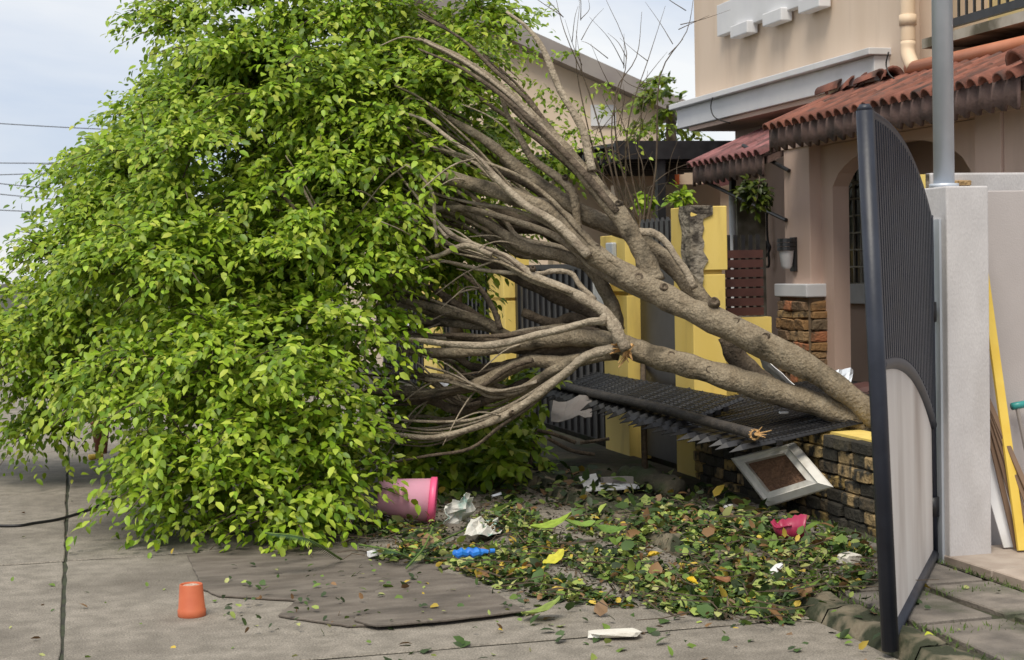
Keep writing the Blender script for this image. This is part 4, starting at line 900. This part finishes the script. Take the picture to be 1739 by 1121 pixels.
# cycad fronds
def frond(p0, p1, p2, label, n=46, w=.11):
    sp = smooth_path([p0, p1, p2], 12); e = empty('palm_frond', tuple(p0)); tag(e, label, 'frond')
    MB().tube(sp, .006, 6).build('stalk', 'grass', e); mb = MB()
    for i in range(n):
        t = (i+1)/n*(len(sp)-1.01); k = int(t); a = sp[k]+(sp[k+1]-sp[k])*(t-k); tg = (sp[k+1]-sp[k]); tg /= np.linalg.norm(tg)
        for sg in (-1, 1):
            sd_ = np.cross(tg, [0, 0, 1])*sg; L = w*math.sin(math.pi*min(.96, (i+4)/(n+5)))**.6; e2 = a+(sd_*.8+tg*.55+np.array([0, 0, .05-.25]))*L; wv = tg*.005
            mb.add([a-wv, a+wv, e2], [(0, 1, 2)])
    mb.build('leaflets', 'frond', e)
frond(G(450, 905, .25), G(520, 915, .20), G(580, 950, .03), 'dark cycad frond hanging at the lower edge of the crown')
frond(G(700, 950, .04), G(665, 935, .10), G(610, 925, .05), 'dark cycad frond lying left of the blue bottle', 36, .09)
frond(G(690, 965, .04), G(720, 930, .09), G(735, 895, .12), 'short cycad frond standing in front of the bucket', 30, .06)
frond(G(715, 935, .05), G(745, 920, .08), G(790, 900, .06), 'short cycad frond pointing to the torn paper', 30, .06)

# ------------------------------------------------------------------ leaf litter
def in_poly(x, y, poly):
    c_ = False; j = len(poly)-1
    for i in range(len(poly)):
        if (poly[i][1] > y) != (poly[j][1] > y) and x < (poly[j][0]-poly[i][0])*(y-poly[i][1])/(poly[j][1]-poly[i][1])+poly[i][0]: c_ = not c_
        j = i
    return c_
LIT = [(560,905),(650,870),(760,855),(900,860),(1180,880),(1330,905),(1480,950),(1490,1000),(1400,1020),(1330,1050),(1230,1045),(1100,1025),(980,1015),(860,1000),(760,955),(640,950)]
FAR = [(660,800),(900,790),(1180,830),(1400,900),(1480,940),(1300,930),(1100,890),(880,850),(650,870)]
LC = np.array([(.05,.10,.018),(.13,.21,.03),(.30,.38,.08),(.03,.055,.015),(.50,.36,.05),(.20,.11,.045),(.36,.38,.13)]); LP_ = (.22,.20,.13,.22,.04,.11,.08)
PP = []; SS = []; CC = []
def zg(x): return 0.0 if x < XK else .055
def add_lit(px, py, pile, s0, s1):
    p = G(px, py, .03); p[2] = zg(p[0]) + .006 + rng.random()**1.6*pile; PP.append(p); SS.append(rng.uniform(s0, s1)); CC.append(LC[rng.choice(7, p=LP_)]*rng.uniform(.75, 1.2))
k = 0
while k < 9500:
    x, y = rng.uniform(560, 1495), rng.uniform(850, 1055)
    if in_poly(x, y, LIT) and mnoise.noise(Vector((x*.012, y*.03, 0))) > -.14 + (.25 if y < 890 else 0): add_lit(x, y, (.065 if y < 1000 else .03), .02, .11 if rng.random() < .12 else .065); k += 1
k = 0
while k < 700:
    x, y = rng.uniform(640, 1490), rng.uniform(785, 945)
    if in_poly(x, y, FAR): add_lit(x, y, .05, .05, .11); CC[-1] = CC[-1]*.7; k += 1
for i in range(420):
    x = rng.uniform(640, 1560); y = rng.uniform(990, 1120)
    if rng.random() < math.exp(-(y-1000)/55): add_lit(x, y, .01, .035, .09)
for i in range(170): add_lit(rng.uniform(0, 1700), rng.uniform(830, 1120), .004, .02, .05)
for i in range(150): add_lit(rng.uniform(380, 900), rng.uniform(945, 1070), .006, .02, .05); PP[-1][2] += .03
k = 0
while k < 5000:
    x, y = rng.uniform(560, 1495), rng.uniform(830, 1060)
    if in_poly(x, y, LIT) or in_poly(x, y, FAR): add_lit(x, y, .012, .012, .035); CC[-1] = np.array([(.05,.035,.02),(.03,.03,.015),(.09,.06,.03),(.06,.09,.02)][k % 4]); k += 1
PP = np.array(PP); SS = np.array(SS); CC = np.array(CC); n = len(PP)
dd = unit(n); dd[:, 2] *= .55; RR = frames(dd, np.tile([0, 0, 1.], (n, 1)) + rng.normal(0, .4, (n, 3)))
v = PP-CAM; dep = v@FW; big = np.argsort(-(SS/dep)*(PP[:, 2] > .05))[:80]; mask = np.ones(n, bool); mask[big] = False
mb = MB()
for k in range(260):
    x, y = rng.uniform(560, 1495), rng.uniform(860, 1050)
    if in_poly(x, y, LIT):
        p = G(x, y, .07); p[2] = zg(p[0])+rng.uniform(.03, .11); a_ = rng.uniform(0, 6.28); L = rng.uniform(.08, .35); e_ = p+np.array([math.cos(a_)*L, math.sin(a_)*L, rng.uniform(-.02, .04)])
        mb.tube([p, (p+e_)/2+rng.normal(0, .015, 3), e_], [.004, .003, .002], 4, caps=False)
tk = mb.build('stalk_litter', 'twig'); tag(tk, 'loose thin stalks scattered through the leaf litter', 'stalks', kind='stuff')
lt = link('leaf_litter', leaves_mesh('leaf_litter', PP[mask], RR[mask], SS[mask], CC[mask], rng.uniform(.8, 1.5, n)[mask]), 'litter'); tag(lt, 'dense litter of green and brown leaves over the kerb', 'leaf litter', kind='stuff')
BM = []
for i in range(10):
    me = leaves_mesh('fallen_leaf', np.zeros((1, 3)), np.eye(3)[None], np.ones(1), LC[rng.choice(7, p=LP_)][None], np.array([rng.uniform(.9, 1.5)])); me.materials.append(MT['litter']); BM.append(me)
for q, i in enumerate(big):
    o = bpy.data.objects.new('fallen_leaf', BM[q % 10]); COL.objects.link(o); m4 = Matrix.Identity(4)
    for a in range(3):
        for b in range(3): m4[a][b] = RR[i][a][b]*SS[i]
        m4[a][3] = PP[i][a]
    o.matrix_basis = m4; tag(o, 'loose leaf on top of the litter pile along the kerb', 'leaf', 'loose leaves on the litter pile')
# notable single leaves
def big_leaf(px, py, L, ang, colr, label, z=.12, curl=.5, wid=1.2):
    p = G(px, py, z); nn = 10; mb = MB(); vs = []
    for i in range(nn+1):
        t = i/nn; w = wid*.30*L*math.sin(math.pi*min(1, t*.96+.03))**.8; zz = curl*L*(t-.5)**2
        for sg in (-1, 0, 1): vs.append((t*L, sg*w, zz+(.06*L if sg else 0)+.01*mnoise.noise(Vector((t*5, sg, px)))))
    mb.add(vs, [(3*i+j, 3*i+3+j, 3*i+4+j, 3*i+1+j) for i in range(nn) for j in range(2)])
    o = mb.build('big_leaf', None, None, smooth=True); o.data.materials.append(mat('leaf_'+str(px), tuple(c*.85 for c in colr), tuple(min(1, c*1.2) for c in colr), .5, 30, 4, trans=.15))
    o.location = p; o.rotation_euler = (rng.normal(0, .2), rng.normal(-.1, .15), ang); tag(o, label, 'leaf')
for a in [(905,905,.24,-.2,(.30,.42,.06),'large bright green leaf curling in the middle of the litter'),(835,872,.16,.3,(.22,.34,.07),'large round pale green leaf behind the torn paper'),(925,962,.13,.2,(.55,.52,.05),'yellow-green leaf right of the blue bottle'),(1175,992,.08,1.2,(.70,.48,.02),'small bright yellow leaf in the litter centre'),(1205,985,.13,.4,(.24,.10,.04),'curled brown leaf among the green litter'),(890,1052,.2,.1,(.26,.34,.08),'long green leaf flat on the concrete by the plywood'),(1115,945,.11,1.4,(.62,.42,.03),'upright yellow leaf at the litter edge'),(1587,1090,.07,1.5,(.45,.50,.03),'small heart-shaped yellow-green leaf on the mossy slab by the gate'),(955,890,.2,.05,(.20,.32,.06),'long pointed green leaf above the litter centre'),(1050,985,.12,.7,(.28,.38,.08),'broad green leaf near the kerb edge'),(1010,900,.18,-.4,(.12,.22,.04),'long dark green leaf by the kerb')]:
    big_leaf(*a, z=.012 if a[1] == 1052 else .06 if a[1] > 1080 else .12)
# grass and moss in the slab joints
mb = MB()
for i in range(2600):
    if rng.random() < .5: p = np.array([rng.choice([XK+.22, XP-.13])+rng.normal(0, .035), rng.uniform(3.5, 9.0), .045])
    else: p = np.array([rng.uniform(XK+.2, XP-.1), 3.2+rng.integers(0, 9)*.7+rng.normal(0, .04), .045])
    h = rng.uniform(.012, .035); d_ = rng.normal(0, .012, 2); w = rng.normal(0, .003, 2)
    mb.add([p-np.array([w[0], w[1], 0]), p+np.array([w[0], w[1], 0]), p+np.array([d_[0], d_[1], h])], [(0, 1, 2)])
gr = mb.build('joint_grass', 'grass'); tag(gr, 'short moss and grass in the pavement joints', 'grass', kind='stuff')
S.cycles.samples = 96
